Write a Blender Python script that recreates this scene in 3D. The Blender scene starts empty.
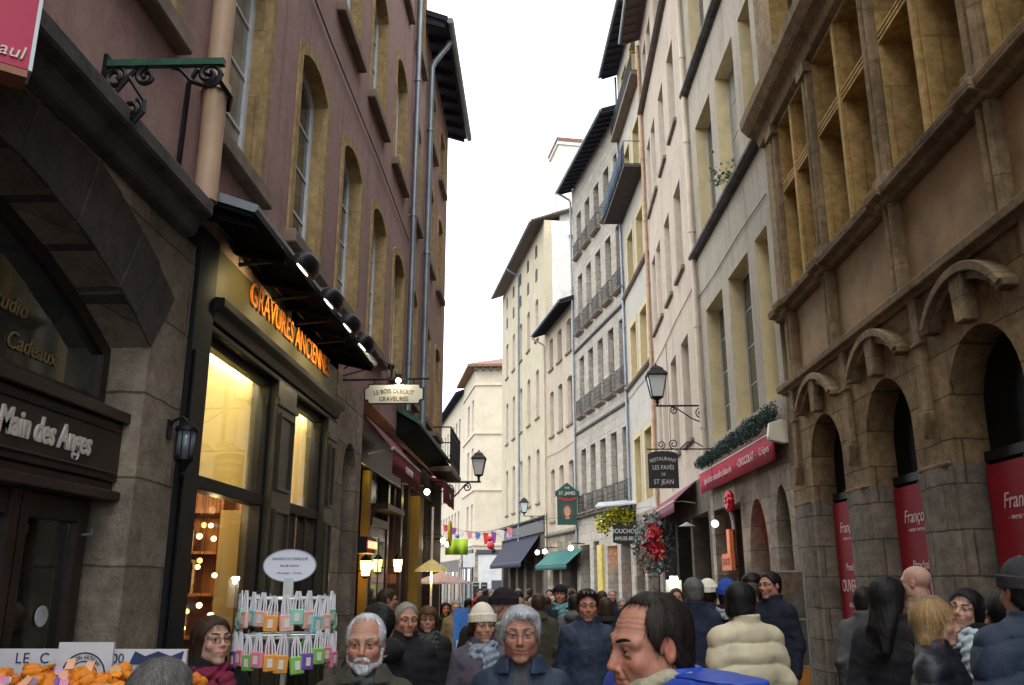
import bpy, bmesh, math, random
import numpy as np
from mathutils import Vector, Matrix
from mathutils.geometry import tessellate_polygon
random.seed(7); rng = np.random.default_rng(7)
scene = bpy.context.scene
COL = scene.collection
R = math.radians

# ------------------------------------------------------------------ materials
def _nodes(name):
    m = bpy.data.materials.new(name); m.use_nodes = True
    nt = m.node_tree; b = nt.nodes['Principled BSDF']
    return m, nt, b
def _n(nt, t, **kw):
    n = nt.nodes.new(t)
    for k, v in kw.items():
        if k in n.inputs: n.inputs[k].default_value = v
        else: setattr(n, k, v)
    return n
def _coord(nt, scale=(1, 1, 1)):
    tc = _n(nt, 'ShaderNodeTexCoord'); mp = _n(nt, 'ShaderNodeMapping')
    mp.inputs['Scale'].default_value = scale
    nt.links.new(tc.outputs['Object'], mp.inputs['Vector'])
    return mp.outputs['Vector']
def _noise(nt, vec, scale, detail=6, rough=.6):
    n = _n(nt, 'ShaderNodeTexNoise'); n.inputs['Scale'].default_value = scale
    n.inputs['Detail'].default_value = detail; n.inputs['Roughness'].default_value = rough
    nt.links.new(vec, n.inputs['Vector']); return n.outputs['Fac']
def _ramp(nt, fac, stops):
    r = _n(nt, 'ShaderNodeValToRGB'); e = r.color_ramp.elements
    while len(e) < len(stops): e.new(.5)
    for i, (p, c) in enumerate(stops):
        e[i].position = p; e[i].color = (c[0], c[1], c[2], 1)
    nt.links.new(fac, r.inputs['Fac']); return r.outputs['Color']
def _mix(nt, fac, a, b, mode='MIX'):
    m = _n(nt, 'ShaderNodeMix', data_type='RGBA', blend_type=mode)
    for s, v in ((0, fac), (6, a), (7, b)):
        if hasattr(v, 'is_linked') or hasattr(v, 'links'): nt.links.new(v, m.inputs[s])
        elif s == 0: m.inputs[0].default_value = v
        else: m.inputs[s].default_value = (v[0], v[1], v[2], 1)
    return m.outputs[2]
def _bump(nt, b, height, strength=.3, dist=.02):
    n = _n(nt, 'ShaderNodeBump'); n.inputs['Strength'].default_value = strength
    n.inputs['Distance'].default_value = dist
    nt.links.new(height, n.inputs['Height']); nt.links.new(n.outputs['Normal'], b.inputs['Normal'])
def sc3(c, k): return (c[0]*k, c[1]*k, c[2]*k)

def plain(name, c, rough=.6, metal=0, nscale=6, var=.25, bump=.1, spec=.4, bscale=None):
    m, nt, b = _nodes(name); v = _coord(nt)
    f = _noise(nt, v, nscale)
    col = _ramp(nt, f, [(.3, sc3(c, 1-var)), (.7, sc3(c, 1+var))])
    nt.links.new(col, b.inputs['Base Color'])
    b.inputs['Roughness'].default_value = rough; b.inputs['Metallic'].default_value = metal
    b.inputs['Specular IOR Level'].default_value = spec
    if bump: _bump(nt, b, _noise(nt, v, bscale or nscale*8, 4), bump, .01)
    return m
def stucco(name, c, dirt=(.07, .055, .045), dirt_amt=.5, c2=None, streak=.5):
    """weathered lime render: broad patches, rain streaks, fine grain"""
    m, nt, b = _nodes(name); v = _coord(nt)
    c2 = c2 or sc3(c, .78)
    patch = _noise(nt, v, .9, 8, .65)
    col = _ramp(nt, patch, [(.33, c2), (.5, c), (.72, sc3(c, 1.16))])
    vs = _coord(nt, (2.6, 2.6, .16))
    st = _noise(nt, vs, 1.5, 6, .7)
    sf = _ramp(nt, st, [(.52, (0, 0, 0)), (.78, (streak,)*3)])
    col = _mix(nt, sf, col, dirt)
    bl = _noise(nt, v, .45, 7, .7)
    bf = _ramp(nt, bl, [(.5, (0, 0, 0)), (.8, (dirt_amt,)*3)])
    col = _mix(nt, bf, col, dirt)
    gr = _noise(nt, v, 9, 8, .75)
    gc = _ramp(nt, gr, [(.3, (.78,)*3), (.7, (1.12,)*3)])
    col = _mix(nt, 1.0, col, gc, 'MULTIPLY')
    nt.links.new(col, b.inputs['Base Color']); b.inputs['Roughness'].default_value = .92
    b.inputs['Specular IOR Level'].default_value = .2
    _bump(nt, b, _noise(nt, v, 22, 8, .7), .35, .012)
    return m
def stone(name, c, bw=.7, bh=.38, mortar=.35, dirt=(.05, .042, .035), dirt_amt=.7, rot=False, joint=.012, var=.3):
    """coursed stone blocks in the XZ plane (object space)"""
    m, nt, b = _nodes(name)
    tc = _n(nt, 'ShaderNodeTexCoord'); sx = _n(nt, 'ShaderNodeSeparateXYZ'); cx = _n(nt, 'ShaderNodeCombineXYZ')
    nt.links.new(tc.outputs['Object'], sx.inputs[0])
    ad = _n(nt, 'ShaderNodeMath', operation='ADD')
    nt.links.new(sx.outputs['X'], ad.inputs[0]); nt.links.new(sx.outputs['Y'], ad.inputs[1])
    nt.links.new(ad.outputs[0], cx.inputs['X']); nt.links.new(sx.outputs['Z'], cx.inputs['Y'])
    br = _n(nt, 'ShaderNodeTexBrick')
    br.inputs['Scale'].default_value = 1; br.inputs['Brick Width'].default_value = bw
    br.inputs['Row Height'].default_value = bh; br.inputs['Mortar Size'].default_value = joint
    br.inputs['Mortar Smooth'].default_value = .4; br.inputs['Bias'].default_value = 0
    br.inputs['Color1'].default_value = (*sc3(c, 1-var), 1); br.inputs['Color2'].default_value = (*sc3(c, 1+var), 1)
    br.inputs['Mortar'].default_value = (*sc3(c, mortar), 1)
    wob = _noise(nt, tc.outputs['Object'], 2.2, 3)
    wv = _n(nt, 'ShaderNodeVectorMath', operation='MULTIPLY_ADD')
    wv.inputs[1].default_value = (.05, .05, 0); nt.links.new(cx.outputs[0], wv.inputs[2])
    cw = _n(nt, 'ShaderNodeCombineXYZ'); nt.links.new(wob, cw.inputs[0]); nt.links.new(wob, cw.inputs[1])
    nt.links.new(cw.outputs[0], wv.inputs[0]); nt.links.new(wv.outputs[0], br.inputs['Vector'])
    v = tc.outputs['Object']
    gr = _ramp(nt, _noise(nt, v, 7, 9, .75), [(.3, (.5,)*3), (.7, (1.3,)*3)])
    col = _mix(nt, 1.0, br.outputs['Color'], gr, 'MULTIPLY')
    bf = _ramp(nt, _noise(nt, v, .8, 8, .72), [(.45, (0, 0, 0)), (.75, (dirt_amt,)*3)])
    col = _mix(nt, bf, col, dirt)
    nt.links.new(col, b.inputs['Base Color']); b.inputs['Roughness'].default_value = .93
    b.inputs['Specular IOR Level'].default_value = .2
    ms = _n(nt, 'ShaderNodeMath', operation='MULTIPLY_ADD'); ms.inputs[1].default_value = -1.2
    nt.links.new(br.outputs['Fac'], ms.inputs[0]); nt.links.new(_noise(nt, v, 14, 8, .75), ms.inputs[2])
    _bump(nt, b, ms.outputs[0], .8, .03)
    return m
def glass_dark(name, c=(.02, .024, .03), rough=.04, c2=None, scale=.8):
    m, nt, b = _nodes(name); v = _coord(nt)
    col = _ramp(nt, _noise(nt, v, scale, 3), [(.35, c), (.65, c2 or sc3(c, 1.8))])
    nt.links.new(col, b.inputs['Base Color']); b.inputs['Roughness'].default_value = rough
    b.inputs['IOR'].default_value = 1.95
    _bump(nt, b, _noise(nt, v, 1.6, 2), .05, .02)
    return m
def glass_clear(name, tint=(.9, .93, .92), refl=.12, rough=.02):
    m, nt, b = _nodes(name)
    tr = _n(nt, 'ShaderNodeBsdfTransparent'); tr.inputs[0].default_value = (*tint, 1)
    gl = _n(nt, 'ShaderNodeBsdfGlossy'); gl.inputs['Roughness'].default_value = rough
    gl.inputs['Color'].default_value = (.9, .9, .9, 1)
    lw = _n(nt, 'ShaderNodeLayerWeight'); lw.inputs['Blend'].default_value = .5
    pw = _n(nt, 'ShaderNodeMath', operation='POWER'); pw.inputs[1].default_value = 4.5; nt.links.new(lw.outputs['Facing'], pw.inputs[0])
    ad = _n(nt, 'ShaderNodeMath', operation='MULTIPLY_ADD', use_clamp=True)
    ad.inputs[1].default_value = .65; ad.inputs[2].default_value = refl*.5
    nt.links.new(pw.outputs[0], ad.inputs[0])
    _v = _coord(nt); bp = _n(nt, 'ShaderNodeBump'); bp.inputs['Strength'].default_value = .03
    nt.links.new(_noise(nt, _v, 1.2, 2), bp.inputs['Height']); nt.links.new(bp.outputs[0], gl.inputs['Normal'])
    mx = _n(nt, 'ShaderNodeMixShader'); nt.links.new(ad.outputs[0], mx.inputs[0])
    nt.links.new(tr.outputs[0], mx.inputs[1]); nt.links.new(gl.outputs[0], mx.inputs[2])
    nt.links.new(mx.outputs[0], nt.nodes['Material Output'].inputs[0])
    return m
def emit(name, c, s, var=0.0):
    m, nt, b = _nodes(name)
    b.inputs['Base Color'].default_value = (*c, 1); b.inputs['Emission Color'].default_value = (*c, 1)
    b.inputs['Emission Strength'].default_value = s
    return m
def fabric(name, c, rough=.85, var=.18, scale=14, bump=.25, sheen=.0, c2=None, fine=160, spec=.25):
    m, nt, b = _nodes(name); v = _coord(nt)
    col = _ramp(nt, _noise(nt, v, scale, 5), [(.3, sc3(c, 1-var)), (.7, c2 or sc3(c, 1+var))])
    nt.links.new(col, b.inputs['Base Color']); b.inputs['Roughness'].default_value = rough
    b.inputs['Specular IOR Level'].default_value = spec
    if sheen: b.inputs['Sheen Weight'].default_value = sheen
    wr = _noise(nt, _coord(nt, (1, 1, .55)), 13, 5, .55); fn_ = _noise(nt, v, fine, 3)
    cm = _n(nt, 'ShaderNodeMath', operation='MULTIPLY_ADD'); cm.inputs[1].default_value = 3.5; nt.links.new(wr, cm.inputs[0]); nt.links.new(fn_, cm.inputs[2])
    _bump(nt, b, cm.outputs[0], min(1, bump*2.2), .006)
    return m
def attr_mat(name, rough=.5, bump=.15, sub=0.0, nscale=60):
    m, nt, b = _nodes(name); a = _n(nt, 'ShaderNodeAttribute'); a.attribute_name = 'Col'
    v = _coord(nt)
    g = _ramp(nt, _noise(nt, v, nscale, 6, .7), [(.3, (.84, .8, .8)), (.7, (1.1, 1.12, 1.12))])
    col = _mix(nt, 1.0, a.outputs['Color'], g, 'MULTIPLY')
    nt.links.new(col, b.inputs['Base Color']); b.inputs['Roughness'].default_value = rough; b.inputs['Specular IOR Level'].default_value = .3
    if sub:
        b.inputs['Subsurface Weight'].default_value = sub
        b.inputs['Subsurface Radius'].default_value = (.012, .005, .003)
        b.inputs['Subsurface Scale'].default_value = .6
    if bump: _bump(nt, b, _noise(nt, v, 260, 5, .7), bump, .003)
    return m

# ------------------------------------------------------------------ mesh builder
class MB:
    def __init__(s): s.v = []; s.f = []; s.m = []; s.mi = 0; s.T = None
    def add(s, vs, fs):
        o = len(s.v)
        if s.T is not None: vs = [tuple(s.T @ Vector(v)) for v in vs]
        s.v += [tuple(v) for v in vs]
        for f in fs: s.f.append([i+o for i in f]); s.m.append(s.mi)
        return s
    def box(s, x0, y0, z0, x1, y1, z1):
        return s.add([(x0,y0,z0),(x1,y0,z0),(x1,y1,z0),(x0,y1,z0),(x0,y0,z1),(x1,y0,z1),(x1,y1,z1),(x0,y1,z1)],
              [(0,3,2,1),(4,5,6,7),(0,1,5,4),(1,2,6,5),(2,3,7,6),(3,0,4,7)])
    def quad(s, a, b, c, d): return s.add([a, b, c, d], [(0, 1, 2, 3)])
    def prism(s, poly, y0, y1):          # polygon in XZ, extruded along Y
        n = len(poly)
        return s.add([(x, y0, z) for x, z in poly]+[(x, y1, z) for x, z in poly],
              [list(range(n)), list(range(2*n-1, n-1, -1))]+[(i, (i+1) % n+0, (i+1) % n+n, i+n) for i in range(n)])
    def prismx(s, poly, x0, x1):         # profile in YZ, extruded along X
        n = len(poly)
        return s.add([(x0, y, z) for y, z in poly]+[(x1, y, z) for y, z in poly],
              [list(range(n)), list(range(2*n-1, n-1, -1))]+[(i, (i+1) % n, (i+1) % n+n, i+n) for i in range(n)])
    def ring(s, outer, inner, y0, y1):   # band between two outlines with equal counts, XZ, open (not closed) strips
        n = len(outer)
        vs = [(x, y0, z) for x, z in outer]+[(x, y0, z) for x, z in inner]+[(x, y1, z) for x, z in outer]+[(x, y1, z) for x, z in inner]
        fs = []
        for i in range(n-1):
            fs += [(i, i+1, n+i+1, n+i), (i, 2*n+i, 2*n+i+1, i+1), (n+i, n+i+1, 3*n+i+1, 3*n+i)]
        fs += [(0, n, 3*n, 2*n), (n-1, 3*n-1, 4*n-1, 2*n-1)]
        return s.add(vs, fs)
    def tube(s, pts, r, n=6, closed=False):
        pts = [Vector(p) for p in pts]; N = len(pts)
        rs = r if isinstance(r, (list, tuple)) else [r]*N
        vs = []; up = Vector((0, 0, 1)); prev = None
        for i, p in enumerate(pts):
            if closed: t = pts[(i+1) % N]-pts[i-1]
            else: t = pts[min(i+1, N-1)]-pts[max(i-1, 0)]
            t = t.normalized() if t.length > 1e-9 else Vector((0, 0, 1))
            a = prev if prev is not None else (up if abs(t.z) < .9 else Vector((1, 0, 0)))
            a = a-t*a.dot(t)
            if a.length < 1e-6: a = t.orthogonal()
            a.normalize(); prev = a; b = t.cross(a)
            for k in range(n):
                an = 2*math.pi*(k+.5)/n
                vs.append(p+a*math.cos(an)*rs[i]+b*math.sin(an)*rs[i])
        fs = []
        for i in range(N if closed else N-1):
            j = (i+1) % N
            for k in range(n): fs.append((i*n+k, i*n+(k+1) % n, j*n+(k+1) % n, j*n+k))
        if not closed: fs += [list(range(n-1, -1, -1)), list(range((N-1)*n, N*n))]
        return s.add(vs, fs)
    def lathe(s, prof, c=(0, 0, 0), n=16, rot=0, sx=1, sy=1):
        vs = []; m = len(prof)
        for r, z in prof:
            for k in range(n):
                a = 2*math.pi*k/n+rot
                vs.append((c[0]+r*math.cos(a)*sx, c[1]+r*math.sin(a)*sy, c[2]+z))
        fs = [(i*n+k, i*n+(k+1) % n, (i+1)*n+(k+1) % n, (i+1)*n+k) for i in range(m-1) for k in range(n)]
        fs += [list(range(n-1, -1, -1)), list(range((m-1)*n, m*n))]
        return s.add(vs, fs)
    def ball(s, c, r, n=10, sx=1, sy=1, sz=1):
        prof = [(max(r*math.sin(math.pi*i/n), 1e-4), -r*math.cos(math.pi*i/n)*sz) for i in range(n+1)]
        return s.lathe(prof, c, n+4, 0, sx, sy)
    def build(s, name, mats, parent=None, smooth=False, bevel=0, loc=None, rot=None, seg=1):
        me = bpy.data.meshes.new(name); me.from_pydata(s.v, [], s.f)
        mats = mats if isinstance(mats, (list, tuple)) else [mats]
        for m in mats: me.materials.append(m)
        if len(mats) > 1: me.polygons.foreach_set('material_index', s.m)
        bm = bmesh.new(); bm.from_mesh(me); bmesh.ops.recalc_face_normals(bm, faces=bm.faces); bm.to_mesh(me); bm.free()
        return link(name, me, parent, smooth, bevel, loc, rot, seg)
def each(items, fn, name, mats, parent, **kw):
    out = []
    for it in items:
        m = MB(); fn(m, it); out.append(m.build(name, mats, parent, **kw))
    return out
def link(name, me, parent=None, smooth=False, bevel=0, loc=None, rot=None, seg=1):
    o = bpy.data.objects.new(name, me); COL.objects.link(o)
    if smooth:
        me.polygons.foreach_set('use_smooth', [True]*len(me.polygons))
        if smooth != 'all':
            try: me.set_sharp_from_angle(angle=R(38))
            except Exception: pass
    if parent is not None: o.parent = parent
    if loc is not None: o.location = loc
    if rot is not None: o.rotation_euler = rot
    if bevel:
        b = o.modifiers.new('bevel', 'BEVEL'); b.width = bevel; b.segments = seg; b.limit_method = 'ANGLE'; b.angle_limit = R(50)
    return o
def tag(o, label, cat, group=None, kind=None):
    if label: o['label'] = label
    if cat: o['category'] = cat
    if group: o['group'] = group
    if kind: o['kind'] = kind
    return o
def thing(name, label, cat, loc=(0, 0, 0), rz=0, group=None):
    o = bpy.data.objects.new(name, None); COL.objects.link(o); o.empty_display_size = .1
    o.location = loc; o.rotation_euler = (0, 0, rz)
    return tag(o, label, cat, group)
def copy_tree(o, parent=None):
    c = o.copy(); COL.objects.link(c); c.parent = parent
    for ch in list(o.children): copy_tree(ch, c)
    return c

FONT = None
def text(body, size, mat, parent, name='lettering', loc=(0, 0, 0), extrude=.004, align='CENTER', rz=0, sx=1.0, shear=0, bold=0, arc=None, spacing=1.0, rx=None):
    cu = bpy.data.curves.new('t', 'FONT'); cu.body = body; cu.size = size; cu.extrude = extrude
    cu.align_x = align; cu.align_y = 'CENTER'; cu.shear = shear; cu.offset = bold; cu.space_character = spacing
    cu.resolution_u = 3
    t = bpy.data.objects.new('t', cu); COL.objects.link(t)
    me = bpy.data.meshes.new_from_object(t); bpy.data.objects.remove(t); bpy.data.curves.remove(cu)
    me.name = name; me.materials.clear(); me.materials.append(mat)
    co = np.empty(len(me.vertices)*3, np.float32); me.vertices.foreach_get('co', co); co = co.reshape(-1, 3)
    co[:, 0] *= sx
    if arc:      # bend the baseline on a circle of radius arc (positive: humps upwards)
        a = co[:, 0]/arc; rr = arc+co[:, 1]
        co[:, 0] = rr*np.sin(a); co[:, 1] = rr*np.cos(a)-arc
    out = np.stack([co[:, 0], -co[:, 2], co[:, 1]], 1)
    me.vertices.foreach_set('co', out.ravel()); me.update()
    return link(name, me, parent, False, 0, loc, (0, 0, rz))

# ------------------------------------------------------------------ photo camera (used to read places off walls when planning)
F_PX, W_PX, H_PX, CAM_H = 870.0, 1024, 685, 1.8
PITCH, YAW = R(15.1464), R(1.77937)
cam_d = bpy.data.cameras.new('camera'); cam = bpy.data.objects.new('camera', cam_d); COL.objects.link(cam)
cam.location = (0, 0, CAM_H); cam.rotation_euler = (math.pi/2+PITCH, 0, YAW)
cam_d.sensor_fit = 'HORIZONTAL'; cam_d.sensor_width = 36; cam_d.lens = F_PX/W_PX*36
cam_d.clip_start = .05; cam_d.clip_end = 2000
scene.camera = cam
def gz(y): return -.008*max(0., y)          # the street falls gently away from the camera
# ------------------------------------------------------------------ people: signed distance fields -> surface nets
def surfnet(fn, lo, hi, h):
    ax = [np.arange(lo[i], hi[i]+h, h, dtype=np.float32) for i in range(3)]
    X, Y, Z = np.meshgrid(*ax, indexing='ij', sparse=True)
    V = fn(X, Y, Z).astype(np.float32)
    V = np.broadcast_to(V, (len(ax[0]), len(ax[1]), len(ax[2]))).copy()
    S = V < 0; n = V.shape; cn = tuple(k-1 for k in n)
    acc = np.zeros(cn+(3,), np.float32); cnt = np.zeros(cn, np.float32); edges = []
    for a in range(3):
        sl0 = [slice(None)]*3; sl1 = [slice(None)]*3; sl0[a] = slice(0, -1); sl1[a] = slice(1, None)
        A, B = V[tuple(sl0)], V[tuple(sl1)]
        cr = (A < 0) != (B < 0); I = np.argwhere(cr)
        if not len(I): edges.append((I, None)); continue
        va = A[cr]; t = va/(va-B[cr]); P = I.astype(np.float32); P[:, a] += t
        b, c = [k for k in range(3) if k != a]
        for db in (0, -1):
            for dc in (0, -1):
                J = I.copy(); J[:, b] += db; J[:, c] += dc
                ok = (J >= 0).all(1) & (J < np.array(cn)).all(1)
                np.add.at(acc, tuple(J[ok].T), P[ok]); np.add.at(cnt, tuple(J[ok].T), 1)
        edges.append((I, va < 0))
    m = cnt > 0; idx = np.full(cn, -1, np.int64); idx[m] = np.arange(m.sum())
    verts = acc[m]/cnt[m][:, None]*h+np.array([x[0] for x in ax], np.float32)
    faces = []
    for a in range(3):
        I, sg = edges[a]
        if sg is None: continue
        b, c = (a+1) % 3, (a+2) % 3
        ok = (I[:, b] > 0) & (I[:, c] > 0) & (I[:, b] < cn[b]) & (I[:, c] < cn[c])
        I = I[ok]; sg = sg[ok]; q = []
        for db, dc in ((-1, -1), (0, -1), (0, 0), (-1, 0)):
            J = I.copy(); J[:, b] += db; J[:, c] += dc; q.append(idx[tuple(J.T)])
        q = np.stack(q, 1); q[~sg] = q[~sg][:, ::-1]; faces.append(q)
    return verts, np.concatenate(faces)
def smin(a, b, k):
    h = np.maximum(k-np.abs(a-b), 0)/k
    return np.minimum(a, b)-h*h*k*.25
def smax(a, b, k): return -smin(-a, -b, k)
def ell(X, Y, Z, c, r):
    x, y, z = (X-c[0])/r[0], (Y-c[1])/r[1], (Z-c[2])/r[2]
    k0 = np.sqrt(x*x+y*y+z*z); k1 = np.sqrt((x/r[0])**2+(y/r[1])**2+(z/r[2])**2)+1e-9
    return k0*(k0-1)/k1
def cap(X, Y, Z, a, b, ra, rb=None):
    rb = ra if rb is None else rb
    a = np.array(a, float); b = np.array(b, float); d = b-a; L = (d*d).sum()+1e-12
    t = np.clip(((X-a[0])*d[0]+(Y-a[1])*d[1]+(Z-a[2])*d[2])/L, 0, 1)
    return np.sqrt((X-a[0]-t*d[0])**2+(Y-a[1]-t*d[1])**2+(Z-a[2]-t*d[2])**2)-(ra+(rb-ra)*t)
def column(X, Y, Z, prof, cy=0):
    """elliptic column whose half widths follow a profile [(z,a,b,cy)]"""
    zs = [p[0] for p in prof]
    a = np.interp(Z, zs, [p[1] for p in prof]); b = np.interp(Z, zs, [p[2] for p in prof])
    c = np.interp(Z, zs, [p[3] if len(p) > 3 else cy for p in prof])
    q = np.sqrt((X/a)**2+((Y-c)/b)**2)
    d = (q-1)*np.minimum(a, b)
    return smax(d, np.maximum(zs[0]-Z, Z-zs[-1]), .03)
def wav(X, Y, Z, f, seed, n=5, an=(1, 1, 1)):
    r = np.random.default_rng(seed); o = 0
    for i in range(n):
        k = r.normal(size=3)*np.array(an); k = k/np.linalg.norm(k)*f*r.uniform(.6, 1.5)
        o = o+np.sin(k[0]*X+k[1]*Y+k[2]*Z+r.uniform(0, 6.28))
    return o/n

EYE = (.0315, -.0735, .0)
def head_sdf(p):
    jw = p.get('jaw', 1.0); ns = p.get('nose', 1.0); ch = p.get('cheek', 1.0); fem = p.get('fem', 0); age = p.get('age', 0)
    def fn(X, Y, Z):
        AX = np.abs(X)
        d = ell(X, Y, Z, (0, .014, .034), (.0765, .095, .080))
        d = smin(d, ell(X, Y, Z, (0, -.028, -.03), (.061*jw, .063, .083)), .03)
        d = smin(d, ell(AX, Y, Z, (.046*jw, -.008, -.066), (.02, .034, .03)), .035)
        d = smin(d, ell(X, Y, Z, (0, -.070, -.102), (.029*jw, .021, .018)), .03)
        d = smin(d, ell(AX, Y, Z, (.041, -.062, -.027), (.023*ch, .02, .02)), .022)       # cheeks
        d = smin(d, ell(X, Y, Z, (0, -.078, -.058), (.03, .02, .026)), .02)               # muzzle
        br = .0105 if fem else .0135
        d = smin(d, cap(AX, Y, Z, (.012, -.081, .021), (.05, -.067, .02), br), .015)      # brow
        d = smax(d, -ell(AX, Y, Z, (.032, -.0985, -.002), (.021, .019, .0145)), .012)      # sockets
        nb = cap(X, Y, Z, (0, -.084, .012), (0, -.106*1-.006*(ns-1), -.028*ns), .0062*ns, .0105*ns)
        d = smin(d, nb, .014)
        d = smin(d, ell(AX, Y, Z, (.0125*ns, -.094, -.0335*ns), (.0075*ns, .010, .0075)), .008)  # wings
        d = smax(d, -ell(AX, Y, Z, (.0065*ns, -.1045, -.0415*ns), (.0036, .006, .004)), .003)
        # lids
        ex, ey, ez = EYE
        lid = np.sqrt((AX-ex)**2+(Y-ey)**2+(Z-ez)**2)-.0150
        oh = p.get('eye_open', .0036)
        slit = ell(AX, Y, Z, (ex, ey-.016, ez-.001), (.0138, .02, oh))
        lid = smax(lid, -slit, .0015)
        d = smin(d, lid, .006)
        # mouth
        mz = -.066; sm = p.get('smile', 0.0)
        up = cap(AX, Y, Z, (0, -.0955, mz+.0052), (.021, -.083, mz+.002+sm*.004), .0055, .0028)
        lo = cap(AX, Y, Z, (0, -.0945, mz-.0058), (.017, -.084, mz-.002+sm*.004), .0066, .0035)
        d = smin(d, up, .006); d = smin(d, lo, .006)
        gr = cap(AX, Y, Z, (0, -.104, mz-.0005), (.0245, -.0855, mz+.0005+sm*.006), .0022, .0016)
        d = smax(d, -gr, .004)
        if age:
            fold = cap(AX, Y, Z, (.0185, -.0985, -.032), (.031, -.085, -.068), .0028*age, .0022*age)
            d = smax(d, -fold, .009)
            bag = cap(AX, Y, Z, (.019, -.0895, -.0165), (.043, -.079, -.0165), .0022*age)
            d = smax(d, -bag, .006)
            for zz in (.048, .059, .07):
                d = d+.0011*age*np.exp(-((Z-zz-.004*np.sin(AX*60))/.0022)**2)*(Y < -.03)
        # ears
        er = ell(AX, Y, Z, (.077, .013, -.006), (.0075, .0165, .028))
        er = smax(er, -ell(AX, Y, Z, (.0855, .010, -.003), (.0055, .0095, .017)), .003)
        d = smin(d, er, .008)
        # neck
        nr = .047 if fem else .056
        d = smin(d, cap(X, Y, Z, (0, .022, -.07), (0, .042, -.2), nr, nr*1.05), .03)
        return d+.0008*wav(X, Y, Z, 90, p.get('seed', 1))
    return fn
def hairline(style):
    if style == 'bald': return None
    base = [(-.12, .052), (-.06, .046), (-.03, .022), (-.005, -.018), (.03, -.04), (.06, -.058), (.085, -.072), (.10, -.078), (.14, -.10)]
    return base
def hair_sdf(p):
    st = p['hair']; th = p.get('thick', .010); sd = p.get('seed', 1)
    zs = [a for a, _ in hairline('x')]; ys = [b for _, b in hairline('x')]
    def fn(X, Y, Z):
        AX = np.abs(X)
        d = ell(X, Y, Z, (0, .016, .035), (.0765+th, .096+th, .081+th))
        nape = ell(X, Y, Z, (0, .045, -.03), (.066+th*.7, .06+th*.7, .075))
        d = smin(d, nape, .03)
        yf = np.interp(Z, zs, ys)
        fr = p.get('recede', 0.0)
        rec = fr*np.clip(1-(AX/.062)**4, 0, 1)*np.clip((Z-.03)/.04, 0, 1)
        temple = p.get('temple', 0)*np.exp(-((AX-.05)/.02)**2)*np.clip((Z-.03)/.03, 0, 1)
        d = smax(d, (yf+rec+temple-Y)*.8, .012)
        if st == 'sides': d = smax(d, Z-(.045+.01*np.sin(Y*40)), .012)
        if st == 'thin': d = d+.006*np.clip(1-(AX/.055)**2, 0, 1)*(Z > .06)
        if st in ('bob', 'long', 'mid'):
            L = {'bob': -.10, 'mid': -.16, 'long': -.30}[st]
            w = p.get('width', 1.0)
            prof = [(L, .085*w, .05, .115), (L*.5, .10*w, .07, .075)] if st == 'long' else [(L, .085*w, .055, .05), (L*.5, .098*w, .07, .04)]
            prof = prof+[ (-.02, .096*w, .088, .024), (.05, .09, .1, .02), (.09, .07, .08, .02)]
            c = column(X, Y, Z, prof)
            yc = np.interp(Z, [L, -.12, -.06, 0, .05, .1], [-.01, -.02, -.03, -.036, -.05, -.09])
            c = smax(c, (yc-Y), .012)
            face = ell(X, Y, Z, (0, -.06, -.04), (.067, .08, .105))
            c = smax(c, -face, .01)
            d = smin(d, c, .02)
        if p.get('fringe'):
            fg = ell(X, Y, Z, (.01, -.052, .062), (.062, .042, .034))
            d = smin(d, smax(fg, .040+.006*np.sin(X*90)-Z, .006), .01)
        if p.get('sweep'):
            d = smin(d, ell(X, Y, Z, (.016, -.056, .088), (.056, .032, .02)), .016)
        if st in ('short', 'thin', 'sides'): d = smax(d, -.062+.004*np.sin(X*70)-Z, .008)
        ear = ell(AX, Y, Z, (.084, .006, -.006), (.016, .026, .036))
        if st in ('short', 'sides', 'thin'): d = smax(d, -ear, .006)
        if p.get('under_hat'): d = smax(d, Z-.035, .006)
        d = d+.0028*wav(X, Y, Z, 120, sd, 6, (1, 1, .35))+.0016*wav(X, Y, Z, 330, sd+5, 5, (1, 1, .3))+.002*wav(X, Y, Z, 45, sd+9, 4)
        return d
    return fn
def beard_sdf(p):
    def fn(X, Y, Z):
        AX = np.abs(X)
        d = head_sdf(dict(p, seed=3))(X, Y, Z)-.005
        jaw = smin(cap(AX, Y, Z, (0, -.085, -.10), (.055, -.02, -.075), .028, .018), cap(AX, Y, Z, (.055, -.02, -.075), (.07, .0, -.03), .02, .012), .02)
        mous = cap(AX, Y, Z, (0, -.1, -.051), (.026, -.088, -.063), .0095, .008)
        d = smax(d, smin(jaw, mous, .008), .006)
        mouth = cap(AX, Y, Z, (0, -.104, -.067), (.014, -.096, -.067), .0055, .004)
        d = smax(d, -mouth, .005)
        return d+.0018*wav(X, Y, Z, 300, 4, 6)+.0012*wav(X, Y, Z, 120, 8, 6)
    return fn
def mesh_np(name, V, Fq, mat):
    me = bpy.data.meshes.new(name)
    me.vertices.add(len(V)); me.vertices.foreach_set('co', np.asarray(V, np.float32).ravel())
    nl = Fq.shape[1]*len(Fq)
    me.loops.add(nl); me.loops.foreach_set('vertex_index', Fq.ravel().astype(np.int32))
    me.polygons.add(len(Fq)); me.polygons.foreach_set('loop_start', np.arange(0, nl, Fq.shape[1], dtype=np.int32))
    me.polygons.foreach_set('use_smooth', np.ones(len(Fq), bool))
    me.update(calc_edges=True); me.validate()
    me.materials.append(mat)
    return me
def vnormals(V, Fq):
    N = np.zeros_like(V); a = V[Fq[:, 2]]-V[Fq[:, 0]]; b = V[Fq[:, 3]]-V[Fq[:, 1]]; n = np.cross(a, b)
    for i in range(4): np.add.at(N, Fq[:, i], n)
    return N/(np.linalg.norm(N, axis=1)[:, None]+1e-12)
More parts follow.
